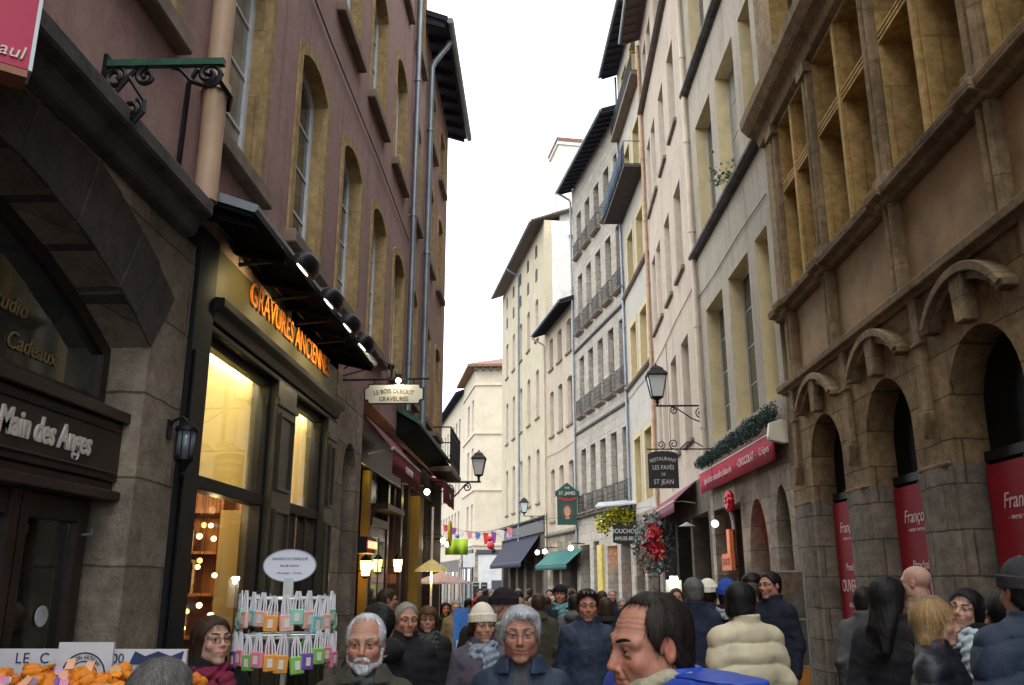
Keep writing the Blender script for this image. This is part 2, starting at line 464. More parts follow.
def strands(V, N, count, L, w, seed, crown=(0, .03, .13), down=.6, lift=.0015, wave=.0):
    r = np.random.default_rng(seed); i = r.integers(0, len(V), count)
    P = V[i]+N[i]*lift*r.uniform(-.5, 1, (count, 1)); n = N[i]
    fl = P-np.array(crown); fl[:, 2] *= .6; fl /= np.linalg.norm(fl, axis=1)[:, None]+1e-9
    fl[:, 2] -= down; fl += r.normal(size=(count, 3))*.15
    fl -= n*(fl*n).sum(1)[:, None]; fl /= np.linalg.norm(fl, axis=1)[:, None]+1e-9
    ln = L*r.uniform(.5, 1.3, (count, 1)); sd = np.cross(fl, n); sd *= w*r.uniform(.6, 1.2, (count, 1))
    pts = []
    for t in (0, .35, .7, 1.0):
        c = P+fl*ln*t+n*(.0022*np.sin(t*2.4)-(ln*t)**2/.22*.9)+sd*wave*math.sin(t*6)
        k = (1-t*.75); pts.append(c-sd*k*.5); pts.append(c+sd*k*.5)
    S = np.stack(pts, 1).reshape(-1, 3); b = np.arange(count)[:, None]*8
    Fq = np.concatenate([b+np.array([[0, 1, 3, 2]]), b+np.array([[2, 3, 5, 4]]), b+np.array([[4, 5, 7, 6]])])
    return S, Fq

def tint(o, nbase, nst, seed=2):
    r = np.random.default_rng(seed); c = np.ones((nbase+nst, 4), np.float32); c[:nbase, :3] = .72
    if nst:
        t = r.uniform(.6, 1.55, nst//8); t = np.where(r.uniform(size=nst//8) < .12, t*1.35, t); c[nbase:, :3] = np.repeat(t, 8)[:, None]
    a = o.data.color_attributes.new('Col', 'FLOAT_COLOR', 'POINT'); a.data.foreach_set('color', c.ravel()); return o
ARM = {s: [(.158*s, .012, 1.375), (.215*s, .035, 1.11), (.225*s, -.045, .87)] for s in (1, -1)}
def hand_sdf(X, Y, Z):
    """relaxed right-side hand hanging from the wrist at the origin, fingers towards -Z, palm towards -X"""
    d = ell(X, Y, Z, (0, -.004, -.048), (.017, .042, .05))
    d = smin(d, cap(X, Y, Z, (0, 0, .04), (0, 0, -.01), .027, .026), .03)
    for i, (y, l) in enumerate(((-.033, .9), (-.011, 1.0), (.011, .94), (.031, .76))):
        a = (0, y*.9, -.085); b = (-.008, y*1.05, -.085-.042*l); c = (-.024, y*1.05, -.085-.068*l); e = (-.043, y*1.0, -.085-.082*l)
        f = smin(cap(X, Y, Z, a, b, .0095, .0085), cap(X, Y, Z, b, c, .0085, .0078), .006)
        f = smin(f, cap(X, Y, Z, c, e, .0078, .0066), .006); d = smin(d, f, .006)
    th = smin(cap(X, Y, Z, (0, -.03, -.025), (-.018, -.052, -.058), .014, .011), cap(X, Y, Z, (-.018, -.052, -.058), (-.03, -.052, -.088), .0105, .008), .008)
    return smin(d, th, .012)
_cache = {}
def hand_mesh():
    if 'hand' not in _cache: _cache['hand'] = surfnet(hand_sdf, (-.075, -.08, -.185), (.05, .07, .05), .0042)
    return _cache['hand']
def body_sdf(X, Y, Z):
    AX = np.abs(X)
    d = column(X, Y, Z, [(.80, .145, .10), (.95, .15, .10), (1.1, .13, .09), (1.28, .15, .10), (1.38, .15, .085), (1.44, .08, .06), (1.50, .052, .052, .03)])
    A = ARM[1]
    d = smin(d, cap(AX, Y, Z, A[0], A[1], .048, .04), .04); d = smin(d, cap(AX, Y, Z, A[1], A[2], .04, .028), .02)
    d = smin(d, cap(AX, Y, Z, (.085, 0, .86), (.09, -.01, .47), .075, .05), .04)
    d = smin(d, cap(AX, Y, Z, (.09, -.01, .47), (.095, .02, .06), .05, .034), .03)
    return d
def coat_sdf(st, seed):
    def fn(X, Y, Z):
        AX = np.abs(X); hem = st.get('hem', .70); b = st.get('bulk', 0)
        d = column(X, Y, Z, [(hem, .205+b, .15+b), (.95, .20+b, .145+b), (1.12, .185+b, .135+b), (1.28, .182+b, .132+b), (1.35, .165+b*.8, .118+b*.8), (1.42, .118+b*.5, .095+b*.5, .012), (1.475, .086, .082, .02)])
        d = smin(d, cap(AX, Y, Z, (.05, .025, 1.43), (.15, .015, 1.375), .062, .062+b*.4), .05)
        A = ARM[1]; A = [np.array(a)+np.array((b*.45, 0, -b*.5)) for a in A]
        arm = smin(cap(AX, Y, Z, A[0], A[1], .066+b*.7, .062+b*.6), cap(AX, Y, Z, A[1], A[2], .062+b*.6, .05+b*.4), .03)
        puff = st.get('puff', 0)
        if puff:
            pz = st.get('pitch', .105)
            q = np.sqrt(np.abs(np.sin(np.pi*(Z+.006*wav(X, Y, Z, 14, seed+3)+.012)/pz)))
            d = d-puff*q+puff*.4
            qa = np.sqrt(np.abs(np.sin(np.pi*(Z+.3*(AX-.2)+.03)/pz))); arm = arm-puff*qa+puff*.4
            fold = .0035*wav(X, Y, Z, 70, seed, 6, (1, 1, .25))+.002*wav(X, Y, Z, 150, seed+1, 6)
        else:
            fold = .010*wav(X, Y, Z, 24, seed, 6, (1, 1, .6))+.006*np.abs(wav(X, Y, Z, 50, seed+1, 5, (.6, .6, 1)))+.003*wav(X, Y, Z, 95, seed+4, 5, (1, .5, 1))
            arm = arm+.004*np.sin((Z*70+AX*40))*np.exp(-((Z-1.1)/.09)**2)
        d = smin(d, arm, .045)+fold
        # front opening and collar
        d = d+.008*np.exp(-(X/.008)**2)*(Y < 0)
        col = st.get('collar', 'stand')
        q = np.sqrt((X/1.0)**2+((Y-.022-(1.5-Z)*-.08)/.95)**2)
        if col == 'stand':
            c = np.maximum(np.abs(q-.083)-.011, np.abs(Z-1.485)-.042); c = c+.003*wav(X, Y, Z, 60, seed+2)
        elif col == 'lapel':
            flare = np.clip((1.52-Z)*.55, 0, .06)
            c = np.maximum(np.abs(q-.078-flare)-.009, np.abs(Z-1.478)-.036)
            c = smax(c, -(np.abs(X)*1.0+(Z-1.42)*-.35+ (Y+.03)*1.2 -.0)*1.0+(-.2), .01) if False else c
        elif col == 'hood':
            c = ell(X, Y, Z, (0, .095, 1.455), (.13, .075, .07)); c = smin(c, np.maximum(np.abs(q-.088)-.016, np.abs(Z-1.475)-.03), .03)
        else: c = 9+0*X
        d = smin(d, c, .012)
        d = smax(d, -cap(X, Y, Z, (0, .022, 1.44), (0, .03, 1.75), .062, .085), .008)   # neck hole
        if col in ('lapel',) or st.get('open'):
            v = cap(X, Y, Z, (0, -.15, 1.30), (0, -.07, 1.52), .012, .058); d = smax(d, -v, .012)
        return d
    return fn
def trousers_sdf(X, Y, Z):
    AX = np.abs(X)
    d = column(X, Y, Z, [(.82, .165, .125), (.92, .165, .122), (1.0, .15, .115)])
    d = smin(d, cap(AX, Y, Z, (.088, 0, .86), (.093, -.012, .48), .093, .072), .04)
    d = smin(d, cap(AX, Y, Z, (.093, -.012, .48), (.098, .02, .09), .072, .062), .03)
    return smax(d, .05-Z, .01)+.004*wav(X, Y, Z, 40, 3, 6)
def shoe_sdf(X, Y, Z):
    d = smin(ell(X, Y, Z, (0, -.09, .035), (.045, .11, .04)), ell(X, Y, Z, (0, .03, .05), (.04, .06, .06)), .04)
    return smax(d, -Z, .006)
def scarf_sdf(seed, dz=-.022, k=.8, tail_on=True):
    def fn(X, Y, Z):
        q = np.sqrt(X**2+((Y-.02)/1.0)**2)
        d = 9+0*X+0*Y+0*Z
        for i, (z, rr, w) in enumerate(((1.455+dz, .098, .034*k), (1.49+dz, .088, .03*k), (1.425+dz, .112, .028*k))):
            zz = z+.012*np.sin(np.arctan2(X, Y)*2+i*2+seed)
            d = smin(d, np.sqrt((q-rr)**2+((Z-zz)*1.0)**2)-w, .012)
        tail = ell(X, Y, Z, (.035, -.145, 1.33), (.055, .028, .14)); d = smin(d, tail, .03) if tail_on else d
        d = d+.004*np.sin(np.arctan2(X, Y)*9+Z*120)
        return d+.005*wav(X, Y, Z, 70, seed, 6, (1, 1, .5))
    return fn
def beanie_sdf(seed, loose=0):
    def fn(X, Y, Z):
        d = ell(X, Y, Z, (0, .018, .042+loose*.4), (.086, .106, .088+loose))
        d = smax(d, -(Z-(.035-.28*(Y-.0)*.25)), .006)
        cz = .047-.07*Y
        q = np.sqrt((X/.089)**2+((Y-.018)/.109)**2)
        band = np.maximum(np.abs(q-1)*.09-.008, np.abs(Z-cz)-.024); d = smin(d, band-.003, .006)
        return d+.0011*np.sin(np.arctan2(X, Y-.018)*46)+.002*wav(X, Y, Z, 50, seed)
    return fn
def small_pair(fn, lo, hi, h): return surfnet(fn, lo, hi, h)

SKIN = attr_mat('skin', .58, .3, .10)
EYEM = attr_mat('eye_surface', .08, 0)
def hairmat(name, c, rough=.42):
    m, nt, b = _nodes(name); v = _coord(nt, (60, 60, 9))
    col = _ramp(nt, _noise(nt, v, 4, 4), [(.3, sc3(c, .55)), (.7, sc3(c, 1.35))])
    a = _n(nt, 'ShaderNodeAttribute'); a.attribute_name = 'Col'; col = _mix(nt, 1.0, col, a.outputs['Color'], 'MULTIPLY')
    nt.links.new(col, b.inputs['Base Color']); b.inputs['Roughness'].default_value = .55
    b.inputs['Specular IOR Level'].default_value = .25
    _bump(nt, b, _noise(nt, v, 8, 4), .4, .004)
    return m
HAIR = {k: hairmat('hair_'+k, c) for k, c in dict(black=(.008, .007, .007), dark=(.016, .011, .008), brown=(.05, .028, .016), auburn=(.10, .048, .02), grey=(.30, .29, .28),
        white=(.62, .63, .66), silver=(.45, .47, .50), blonde=(.34, .22, .10), saltpepper=(.12, .115, .11), pinkgrey=(.5, .4, .38)).items()}
GLASS_RIM = plain('spectacle_rim', (.02, .018, .018), .3, 0, bump=0); LENS = glass_clear('spectacle_lens', (.96, .96, .96), .06)
GOLD_RIM = plain('wire_rim', (.35, .3, .22), .3, .8, bump=0)

def skin_color(V, tone, p):
    AX = np.abs(V[:, 0]); y, z = V[:, 1], V[:, 2]
    c = np.tile(np.array(tone, np.float32), (len(V), 1))
    def mixc(w, col): nonlocal c; w = np.clip(w, 0, 1)[:, None]; c = c*(1-w)+np.array(col, np.float32)*w
    red = np.array(tone)*np.array((1.12, .72, .66))
    rd = p.get('ruddy', .5)
    mixc(rd*np.exp(-((AX-.042)/.02)**2-((z+.03)/.024)**2)*(y < -.03), red)
    mixc(rd*1.1*np.exp(-(AX/.016)**2-((z+.03)/.016)**2)*(y < -.085), red)
    mixc(.6*((AX > .072) & (np.abs(z) < .04)), red)
    lips = np.array(tone)*np.array((.95, .5, .48))
    mixc(.85*np.exp(-((z+.066)/.0075)**4)*np.exp(-(AX/.023)**6)*(y < -.078), lips)
    dk = np.array(tone)*np.array((.62, .5, .46))
    mixc(.6*np.exp(-((AX-.0315)/.02)**2-((z+.001)/.012)**2)*(y < -.05), dk)
    mixc(.8*np.exp(-((AX-.0315)/.0155)**4-((z-.0045)/.0032)**2)*(y < -.06), np.array((.02, .012, .01)))
    if p.get('stubble'):
        mixc(p['stubble']*np.clip((-.035-z)/.02, 0, 1)*(z > -.125)*(y < .0), np.array(tone)*np.array((.55, .55, .58)))
    return np.clip(c, 0, 1)
COATS = {}
def coat_mesh(key, st, seed, res):
    k = (key, seed, res)
    if k not in COATS:
        COATS[k] = surfnet(coat_sdf(st, seed), (-.42, -.25, st.get('hem', .70)-.04), (.42, .25, 1.58), res)
    return COATS[k]
STYLES = dict(plain=dict(), lapel=dict(collar='lapel'), long=dict(hem=.5, collar='lapel'), hooded=dict(collar='hood', bulk=.015),
              puffer=dict(puff=.022, bulk=.022, pitch=.125, collar='stand', hem=.66), shiny=dict(puff=.011, bulk=.015, pitch=.085, collar='stand'), blue=dict(puff=.02, bulk=.04, pitch=.13, collar='stand'))
def cst(name): return STYLES[name]
SHIRT = fabric('charcoal_jersey', (.05, .05, .055)); TROUSER = fabric('dark_trousers', (.02, .021, .026)); SHOE = plain('dark_shoe_leather', (.02, .018, .016), .4)

def person(label, x, y, face, head, coat, coat_mat, ztop=None, hd=(0, 0, 0), tone=(.50, .29, .20), lean=0, extras=(), res=.0035, s=None, group=None, coat_seed=1, hat=None, hat_mat=None, scarf=None, shift=(0, 0, 0), strand=2600):
    """face: heading in degrees (0 = towards the camera, 90 = towards the right of the picture); hd: head yaw, pitch, roll relative to the body"""
    zg = gz(y)
    k5 = head.get('size', 1.0); lo_ = 0 if not hat else hat[3]
    top = 1.602+shift[2]+k5*(.114 if head['hair'] == 'bald' else .117+head.get('thick', .010)) if not hat else 1.602+shift[2]+k5*(.13+1.4*lo_)
    if s is None: s = (ztop-zg)/top
    hx = Matrix.Translation((0+shift[0], -.005+shift[1], 1.602+shift[2])) @ Matrix.Rotation(R(hd[0]), 4, 'Z') @ Matrix.Rotation(R(hd[1]), 4, 'X') @ Matrix.Rotation(R(hd[2]), 4, 'Y')
    HX = np.array(hx, np.float32); sz = head.get('size', 1.0)
    def H(V): return (V*sz) @ HX[:3, :3].T+HX[:3, 3]
    V, Fq = surfnet(head_sdf(head), (-.105, -.135, -.21), (.105, .125, .135), res)
    C = skin_color(V, tone, head)
    # body below, hands at the wrists
    if 'body' not in _cache: _cache['body'] = surfnet(body_sdf, (-.34, -.2, .0), (.34, .2, 1.54), .016)
    BV, BF = _cache['body']; BV = BV+np.clip((BV[:, 2]-1.36)/.12, 0, 1)[:, None]*np.array(shift, np.float32); parts = [(H(V), Fq, C), (BV, BF, np.tile(np.array(tone, np.float32), (len(BV), 1)))]
    hv, hf = hand_mesh()
    for sd in (1, -1):
        q = hv.copy(); q[:, 0] *= sd; q = q+np.array([ARM[1][2][0]*sd, ARM[1][2][1]-.01, ARM[1][2][2]-.02], np.float32)
        parts.append((q, hf if sd == 1 else hf[:, ::-1], np.tile(np.array(tone, np.float32), (len(q), 1))))
    off = 0; VV = []; FF = []; CC = []
    for v, f, c in parts: VV.append(v); FF.append(f+off); CC.append(c); off += len(v)
    me = mesh_np('person', np.concatenate(VV), np.concatenate(FF), SKIN)
    at = me.color_attributes.new('Col', 'FLOAT_COLOR', 'POINT'); cc = np.concatenate(CC)
    at.data.foreach_set('color', np.concatenate([cc, np.ones((len(cc), 1), np.float32)], 1).ravel())
    root = link('person', me); tag(root, label, 'person', group)
    so_ = Matrix.Rotation(R(face), 3, 'Z') @ Vector((shift[0], shift[1], 0))
    root.location = (x-so_.x*s, y-so_.y*s, zg); root.rotation_euler = (R(lean), 0, R(face)); root.scale = (s,)*3
    def child(name, V, Fq, mat): return link(name, mesh_np(name, V, Fq, mat), root)
    # eyes
    prof = [(0, 0), (6, 0), (13, 0), (20, 1), (30, 1), (35, 2), (45, 2), (70, 2), (100, 2), (140, 2), (180, 2)]
    ic = head.get('iris', (.06, .035, .02))
    for sd in (1, -1):
        vs = []; cs = []; nseg = 14; re = .0132
        for a, k in prof:
            for j in range(nseg):
                t = 2*math.pi*j/nseg; gx = R(a)
                vs.append((EYE[0]*sd+re*math.sin(gx)*math.cos(t), EYE[1]-re*math.cos(gx), EYE[2]-.001+re*math.sin(gx)*math.sin(t)))
                cs.append(((.004,)*3, ic, (.42, .37, .34))[k])
        n = len(prof); fq = np.array([(i*nseg+j, i*nseg+(j+1) % nseg, (i+1)*nseg+(j+1) % nseg, (i+1)*nseg+j) for i in range(n-1) for j in range(nseg)])
        e = child('eye', H(np.array(vs, np.float32)), fq, EYEM)
        a2 = e.data.color_attributes.new('Col', 'FLOAT_COLOR', 'POINT')
        a2.data.foreach_set('color', np.array([(*c, 1) for c in cs], np.float32).ravel())
    if hat: head = dict(head, under_hat=1)
    hm = HAIR[head.get('hc', 'dark')]
    fnh = head_sdf(head)
    def front(px, pz):
        ys = np.arange(-.135, 0, .0012, dtype=np.float32); d = fnh(np.full_like(ys, px), ys, np.full_like(ys, pz)); k = np.argmax(d < 0)
        return float(ys[k])
    if head.get('brow', 1):
        bw = []
        for sd in (1, -1):
            m = MB(); pts = []
            for t in np.linspace(0, 1, 7):
                bx = .012+.041*t; bz = .0225+.0065*math.sin(t*2.3)-.001*t
                pts.append((bx*sd, front(bx, bz)+.0005, bz))
            m.tube(pts, [.0028, .0046, .0050, .0048, .0042, .0032, .0012], 6)
            me2 = bpy.data.meshes.new('eyebrow'); v = H(np.array(m.v, np.float32)); me2.from_pydata(v.tolist(), [], m.f); me2.materials.append(HAIR[head.get('bc', head.get('hc', 'dark'))])
            tint(link('eyebrow', me2, root, 'all'), len(me2.vertices), 0)
    if head.get('hair') and head['hair'] != 'bald':
        lo = -.34 if head['hair'] == 'long' else (-.2 if head['hair'] == 'mid' else -.135)
        hv2, hf2 = surfnet(hair_sdf(head), (-.13, -.13, lo), (.13, .14, .16), max(res, .0034))
        if len(hv2):
            nn = vnormals(hv2, hf2); k = np.ones(len(hv2), bool) if not hat else hv2[:, 2] < .0
            S, SF = strands(hv2[k], nn[k], strand, head.get('slen', .035 if head['hair'] in ('short', 'thin', 'sides') else .07), .0016, head.get('seed', 1), down=.5 if head['hair'] != 'long' else 1.2)
            tint(child('hair', H(np.concatenate([hv2, S])), np.concatenate([hf2, SF+len(hv2)]), hm), len(hv2), len(S))
    if head.get('beard'):
        bv, bf = surfnet(beard_sdf(head), (-.1, -.135, -.15), (.1, .03, -.015), .003)
        S, SF = strands(bv, vnormals(bv, bf), 1500, .012, .0012, 3, crown=(0, -.09, 0), down=.8)
        tint(child('beard', H(np.concatenate([bv, S])), np.concatenate([bf, SF+len(bv)]), HAIR[head['beard']]), len(bv), len(S))
    if head.get('glasses'):
        rim = MB(); kk = head['glasses']; rr = .0215 if kk != 'big' else .0235
        for sd in (1, -1):
            rim.tube([(EYE[0]*sd*1.03+rr*math.cos(a)*1.12, -.1005+.10*(abs(rr*math.cos(a)*1.12+EYE[0]*1.03*1))**2*4, -.003+rr*.72*math.sin(a)) for a in np.linspace(0, 2*math.pi, 22)[:-1]], .0015 if kk == 'dark' else .001, 5, True)
            rim.tube([(.056*sd, -.092, .003), (.072*sd, -.07, .006), (.083*sd, -.01, .006), (.083*sd, .012, -.004)], .0014, 5)
        rim.tube([(-.011, -.1005, .002), (0, -.106, .006), (.011, -.1005, .002)], .0013, 5)
        me2 = bpy.data.meshes.new('glasses'); me2.from_pydata(H(np.array(rim.v, np.float32)).tolist(), [], rim.f); me2.materials.append(GLASS_RIM if kk == 'dark' else GOLD_RIM)
        g = link('glasses', me2, root, 'all')
        for sd in (1, -1):
            ring = [(EYE[0]*sd*1.03+rr*math.cos(a)*1.12, -.1005+.10*(abs(rr*math.cos(a)*1.12+EYE[0]*1.03))**2*4, -.003+rr*.72*math.sin(a)) for a in np.linspace(0, 2*math.pi, 22)[:-1]]
            me3 = bpy.data.meshes.new('lens'); me3.from_pydata(H(np.array(ring, np.float32)).tolist(), [], [list(range(len(ring)))]); me3.materials.append(LENS)
            link('lens', me3, g)
    if hat:
        fn, lo, hi, _l = hat
        v, f = surfnet(fn, lo, hi, .0036); child('hat', H(v), f, hat_mat)
    st = STYLES[coat]
    v, f = coat_mesh(coat, st, coat_seed, .009 if res < .0045 else .013)
    v = v.copy(); w = np.clip((v[:, 2]-1.40)/.12, 0, 1)[:, None]; v = v+w*np.array(shift, np.float32)*(.8 if shift[1] > -.1 else .3)
    child('coat', v, f, coat_mat)
    if coat in ('lapel', 'long'):
        if 'shirt' not in _cache: _cache['shirt'] = surfnet(lambda X, Y, Z: column(X, Y, Z, [(1.0, .16, .118), (1.28, .16, .122), (1.38, .13, .104), (1.44, .086, .084, .014), (1.49, .07, .07, .024), (1.51, .069, .069, .028)])+.003*wav(X, Y, Z, 60, 4), (-.2, -.16, .95), (.2, .16, 1.55), .009)
        v, f = _cache['shirt']; v = v+np.clip((v[:, 2]-1.36)/.12, 0, 1)[:, None]*np.array(shift, np.float32); child('shirt', v, f, SHIRT)
    if scarf:
        v, f = surfnet(scarf_sdf(scarf[1], *(scarf[2:] if len(scarf) > 2 else ()), tail_on=len(scarf) < 3), (-.17, -.2, 1.16), (.17, .18, 1.55), .006); v = v+np.array(shift, np.float32)*(.8 if shift[1] > -.1 else .3)
        child('scarf', v, f, scarf[0])
    if 'tr' not in _cache:
        _cache['tr'] = surfnet(trousers_sdf, (-.24, -.18, .02), (.24, .18, 1.03), .013); _cache['sh'] = surfnet(shoe_sdf, (-.07, -.23, -.02), (.07, .12, .13), .009)
        _cache['trm'] = mesh_np('trousers', *_cache['tr'], TROUSER); _cache['shm'] = mesh_np('shoe', *_cache['sh'], SHOE)
    link('trousers', _cache['trm'], root)
    for sd in (1, -1): link('shoe', _cache['shm'], root, loc=(.1*sd, .02, 0))
    return root
# ------------------------------------------------------------------ building helpers (local frame: x right along the wall, y into the wall, z up)
def op(x0, x1, z0, z1, rise=0, n=10):
    if rise <= 0: return [(x0, z0), (x1, z0), (x1, z1), (x0, z1)]
    w = (x1-x0)/2; cx = (x0+x1)/2; rad = (w*w+rise*rise)/(2*rise); cz = z1-rad; a0 = math.asin(min(1, w/rad))
    if rise > w*.999: a0 = math.pi/2; rad = w; cz = z1-w
    arc = [(cx+rad*math.sin(a0-2*a0*i/n), cz+rad*math.cos(a0-2*a0*i/n)) for i in range(n+1)]
    return [(x0, z0), (x1, z0)]+arc
def opg(x0, x1, z0, z1, rise, n=6):      # pointed arch
    cx = (x0+x1)/2; w = x1-x0; zs = z1-rise
    r = [(x1-w*.5*(i/n)**1.5, zs+rise*math.sin(math.pi/2*i/n)) for i in range(n+1)]
    l = [(2*cx-x, z) for x, z in r[::-1]][1:]
    return [(x0, z0), (x1, z0)]+r+l
def facade(b, name, x0, x1, z0, z1, ops, depth, mats, y=0., back=.5, bevel=0):
    mb = MB(); outer = [(x0, z0), (x1, z0), (x1, z1), (x0, z1)]
    polys = [outer]+ops
    flat = [p for q in polys for p in q]
    tri = tessellate_polygon([[Vector((px, pz, 0)) for px, pz in q] for q in polys])
    mb.add([(px, y, pz) for px, pz in flat], [tuple(t) for t in tri])
    for q, dp, mi in [(outer, back, 0)]+[(q, depth, 1) for q in ops]:
        mb.mi = mi; n = len(q)
        mb.add([(a, y, c) for a, c in q]+[(a, y+dp, c) for a, c in q], [(i, (i+1) % n, (i+1) % n+n, i+n) for i in range(n)])
    return mb.build(name, mats, b)
def mass(b, x0, x1, z0, z1, mat, y0=.5, y1=9, name='side_wall'):
    return MB().box(x0, y0, z0, x1, y1, z1).build(name, mat, b)
_wc = {}
def inset(x0, x1, z0, z1, rise, t): return op(x0+t, x1-t, z0+t, z1-t, max(rise-t*.3, 0))
def window(b, x0, x1, z0, z1, rise=0, depth=.25, fm=None, pm=None, cols=2, bars=3, sill=None, surr=None, sw=.14, ft=.055, sproj=.1, name='window', inner_back=None):
    w, h = round(x1-x0, 3), round(z1-z0, 3); k = (w, h, rise, depth, fm.name, cols, bars, ft)
    if k not in _wc:
        mb = MB(); o = op(0, w, 0, h, rise); i = inset(0, w, 0, h, rise, ft)
        mb.ring(o+[o[0]], i+[i[0]], 0, .06)
        for c in range(1, cols):
            x = w*c/cols; mb.box(x-.035, .006, ft*.5, x+.035, .052, h-(rise*.15 if rise else ft*.5))
        for r in range(1, bars+1):
            z = (h-rise*.6)*r/(bars+1)
            for c in range(cols):
                mb.box(w*c/cols+.03, .016, z-.013, w*(c+1)/cols-.03, .046, z+.013)
        o1 = mb.build(name, fm, b); me = o1.data
        mp = MB(); mp.prism(inset(0, w, 0, h, rise, .02), .028, .034); o2 = mp.build('pane', pm, o1)
        _wc[k] = (me, o2.data); bpy.data.objects.remove(o2)
    else:
        o1 = link(name, _wc[k][0], b)
    o1.location = (x0, depth-.06, z0)
    pme = _wc[k][1]
    kk = ('pane', k, pm.name)
    if kk not in _wc:
        _wc[kk] = pme if pme.materials[0] == pm else pme.copy()
        _wc[kk].materials[0] = pm
    link('pane', _wc[kk], o1)
    dy = depth-.06
    if sill:
        ks = ('sill', w, depth, sill.name, sproj)
        if ks not in _wc:
            s = MB().box(-.13, -dy-sproj, -.13, w+.13, 0, 0).build('sill', sill, o1, bevel=.012); _wc[ks] = s.data; s.location = (0, 0, 0)
        else:
            s = link('sill', _wc[ks], o1, bevel=.012)
    if surr:
        ks = ('surr', w, h, rise, depth, surr.name, sw)
        if ks not in _wc:
            inn = op(.004, w-.004, .0, h-.004, rise); out = op(-sw, w+sw, .0, h+sw, rise+sw*.12 if rise else 0)
            mb = MB(); mb.ring(out[1:]+[out[0]], inn[1:]+[inn[0]], -dy-.022, -dy+.03)
            s = mb.build('surround', surr, o1); _wc[ks] = s.data
        else: link('surround', _wc[ks], o1)
    return o1
def eave(b, x0, x1, z, over, mat, soff, back=7, pitch=.38, name='roof', rafters=True, gut=None, th=.12):
    r = MB(); zt = z-over*pitch*.5
    r.prismx([(-over, zt), (-over, zt+th), (back, zt+th+(back+over)*pitch), (back, zt+(back+over)*pitch)], x0, x1)
    o = r.build(name, mat, b)
    s = MB(); s.prismx([(-over+.02, zt-.03), (-over+.02, zt-.004), (.02, zt+(over)*pitch-.006), (.02, zt+over*pitch-.04)], x0+.03, x1-.03)
    if rafters:
        n = max(2, int((x1-x0)/.55))
        for i in range(n+1):
            x = x0+.08+(x1-x0-.16)*i/n
            s.prismx([(-over+.06, zt-.12), (-over+.06, zt-.032), (.02, zt+over*pitch-.042), (.02, zt+over*pitch-.16)], x-.045, x+.045)
    s.build('soffit', soff, o)
    if gut: MB().tube([(x0, -over-.05, zt+.02), (x1, -over-.05, zt+.0)], .07, 8).build('gutter', gut, o, smooth=True)
    return o
def downpipe(b, x, z0, z1, mat, r=.055, y=-.09, over=0, name='downpipe', step=2.6):
    pts = [(x, y, z0), (x, y, z1)]
    if over: pts = [(x, y, z0), (x, y, z1-.6), (x, y-.06, z1-.45), (x, -over, z1-.1), (x, -over-.04, z1+.02)]
    mb = MB().tube(pts, r, 10)
    z = z0+.8
    while z < z1-.7:
        mb.lathe([(r*1.25, -.03), (r*1.25, .03)], (x, y, z), 10); mb.box(x-.012, y, z-.012, x+.012, .01, z+.012); z += step
    return mb.build(name, mat, b, smooth=True)
def railing(b, x0, x1, z0, z1, y, mat, name='railing', parent=None, fancy=True, ends=True):
    mb = MB(); r = .011
    for z in (z0+.05, z1): mb.box(x0, y-.014, z-.012, x1, y+.014, z+.012)
    mb.box(x0, y-.01, z1-.13, x1, y+.01, z1-.115)
    n = max(3, int((x1-x0)/.11))
    for i in range(n+1):
        x = x0+(x1-x0)*i/n
        mb.box(x-.009, y-.009, z0+.03, x+.009, y+.009, z1)
        if fancy and i < n:
            c = (x0+(x1-x0)*(i+.5)/n, (z0+z1)/2-.03); rr = .045
            mb.tube([(c[0]+rr*math.cos(a), y, c[1]+rr*2.6*math.sin(a)) for a in np.linspace(0, 6.283, 11)[:-1]], .007, 4, True)
    if ends:
        for x in (x0, x1): mb.box(x-.012, y, z1-.012, x+.012, .0, z1+.012); mb.box(x-.012, y, z0+.04, x+.012, 0, z0+.064)
    return mb.build(name, mat, parent or b)
def spiral(c, r0, r1, a0, turns, n=26, plane='xz'):
    pts = []
    for i in range(n+1):
        t = i/n; r = r0+(r1-r0)*t; a = a0+turns*2*math.pi*t
        pts.append((c[0]+r*math.cos(a), 0, c[1]+r*math.sin(a)))
    return pts
def leaves(n, box, size, seed, mat_n=1, dens=None, slim=.32):
    """n small folded leaf blades in a box or along a callable"""
    r = np.random.default_rng(seed); vs = []; fs = []; ms = []
    for i in range(n):
        p = np.array(dens(r)) if dens else r.uniform(box[0], box[1])
        d = r.normal(size=3); d /= np.linalg.norm(d); u = np.cross(d, r.normal(size=3)); u /= np.linalg.norm(u)+1e-9
        L = size*r.uniform(.6, 1.4); w = L*slim; k = len(vs)
        vs += [tuple(p), tuple(p+d*L*.5+u*w), tuple(p+d*L), tuple(p+d*L*.5-u*w)]
        fs += [(k, k+1, k+2), (k, k+2, k+3)]; m = r.integers(0, mat_n); ms += [m, m]
    mb = MB(); mb.v = vs; mb.f = fs; mb.m = ms; return mb
def disc(r, n=28, sx=1, sz=1): return [(r*math.cos(2*math.pi*i/n)*sx, r*math.sin(2*math.pi*i/n)*sz) for i in range(n)]

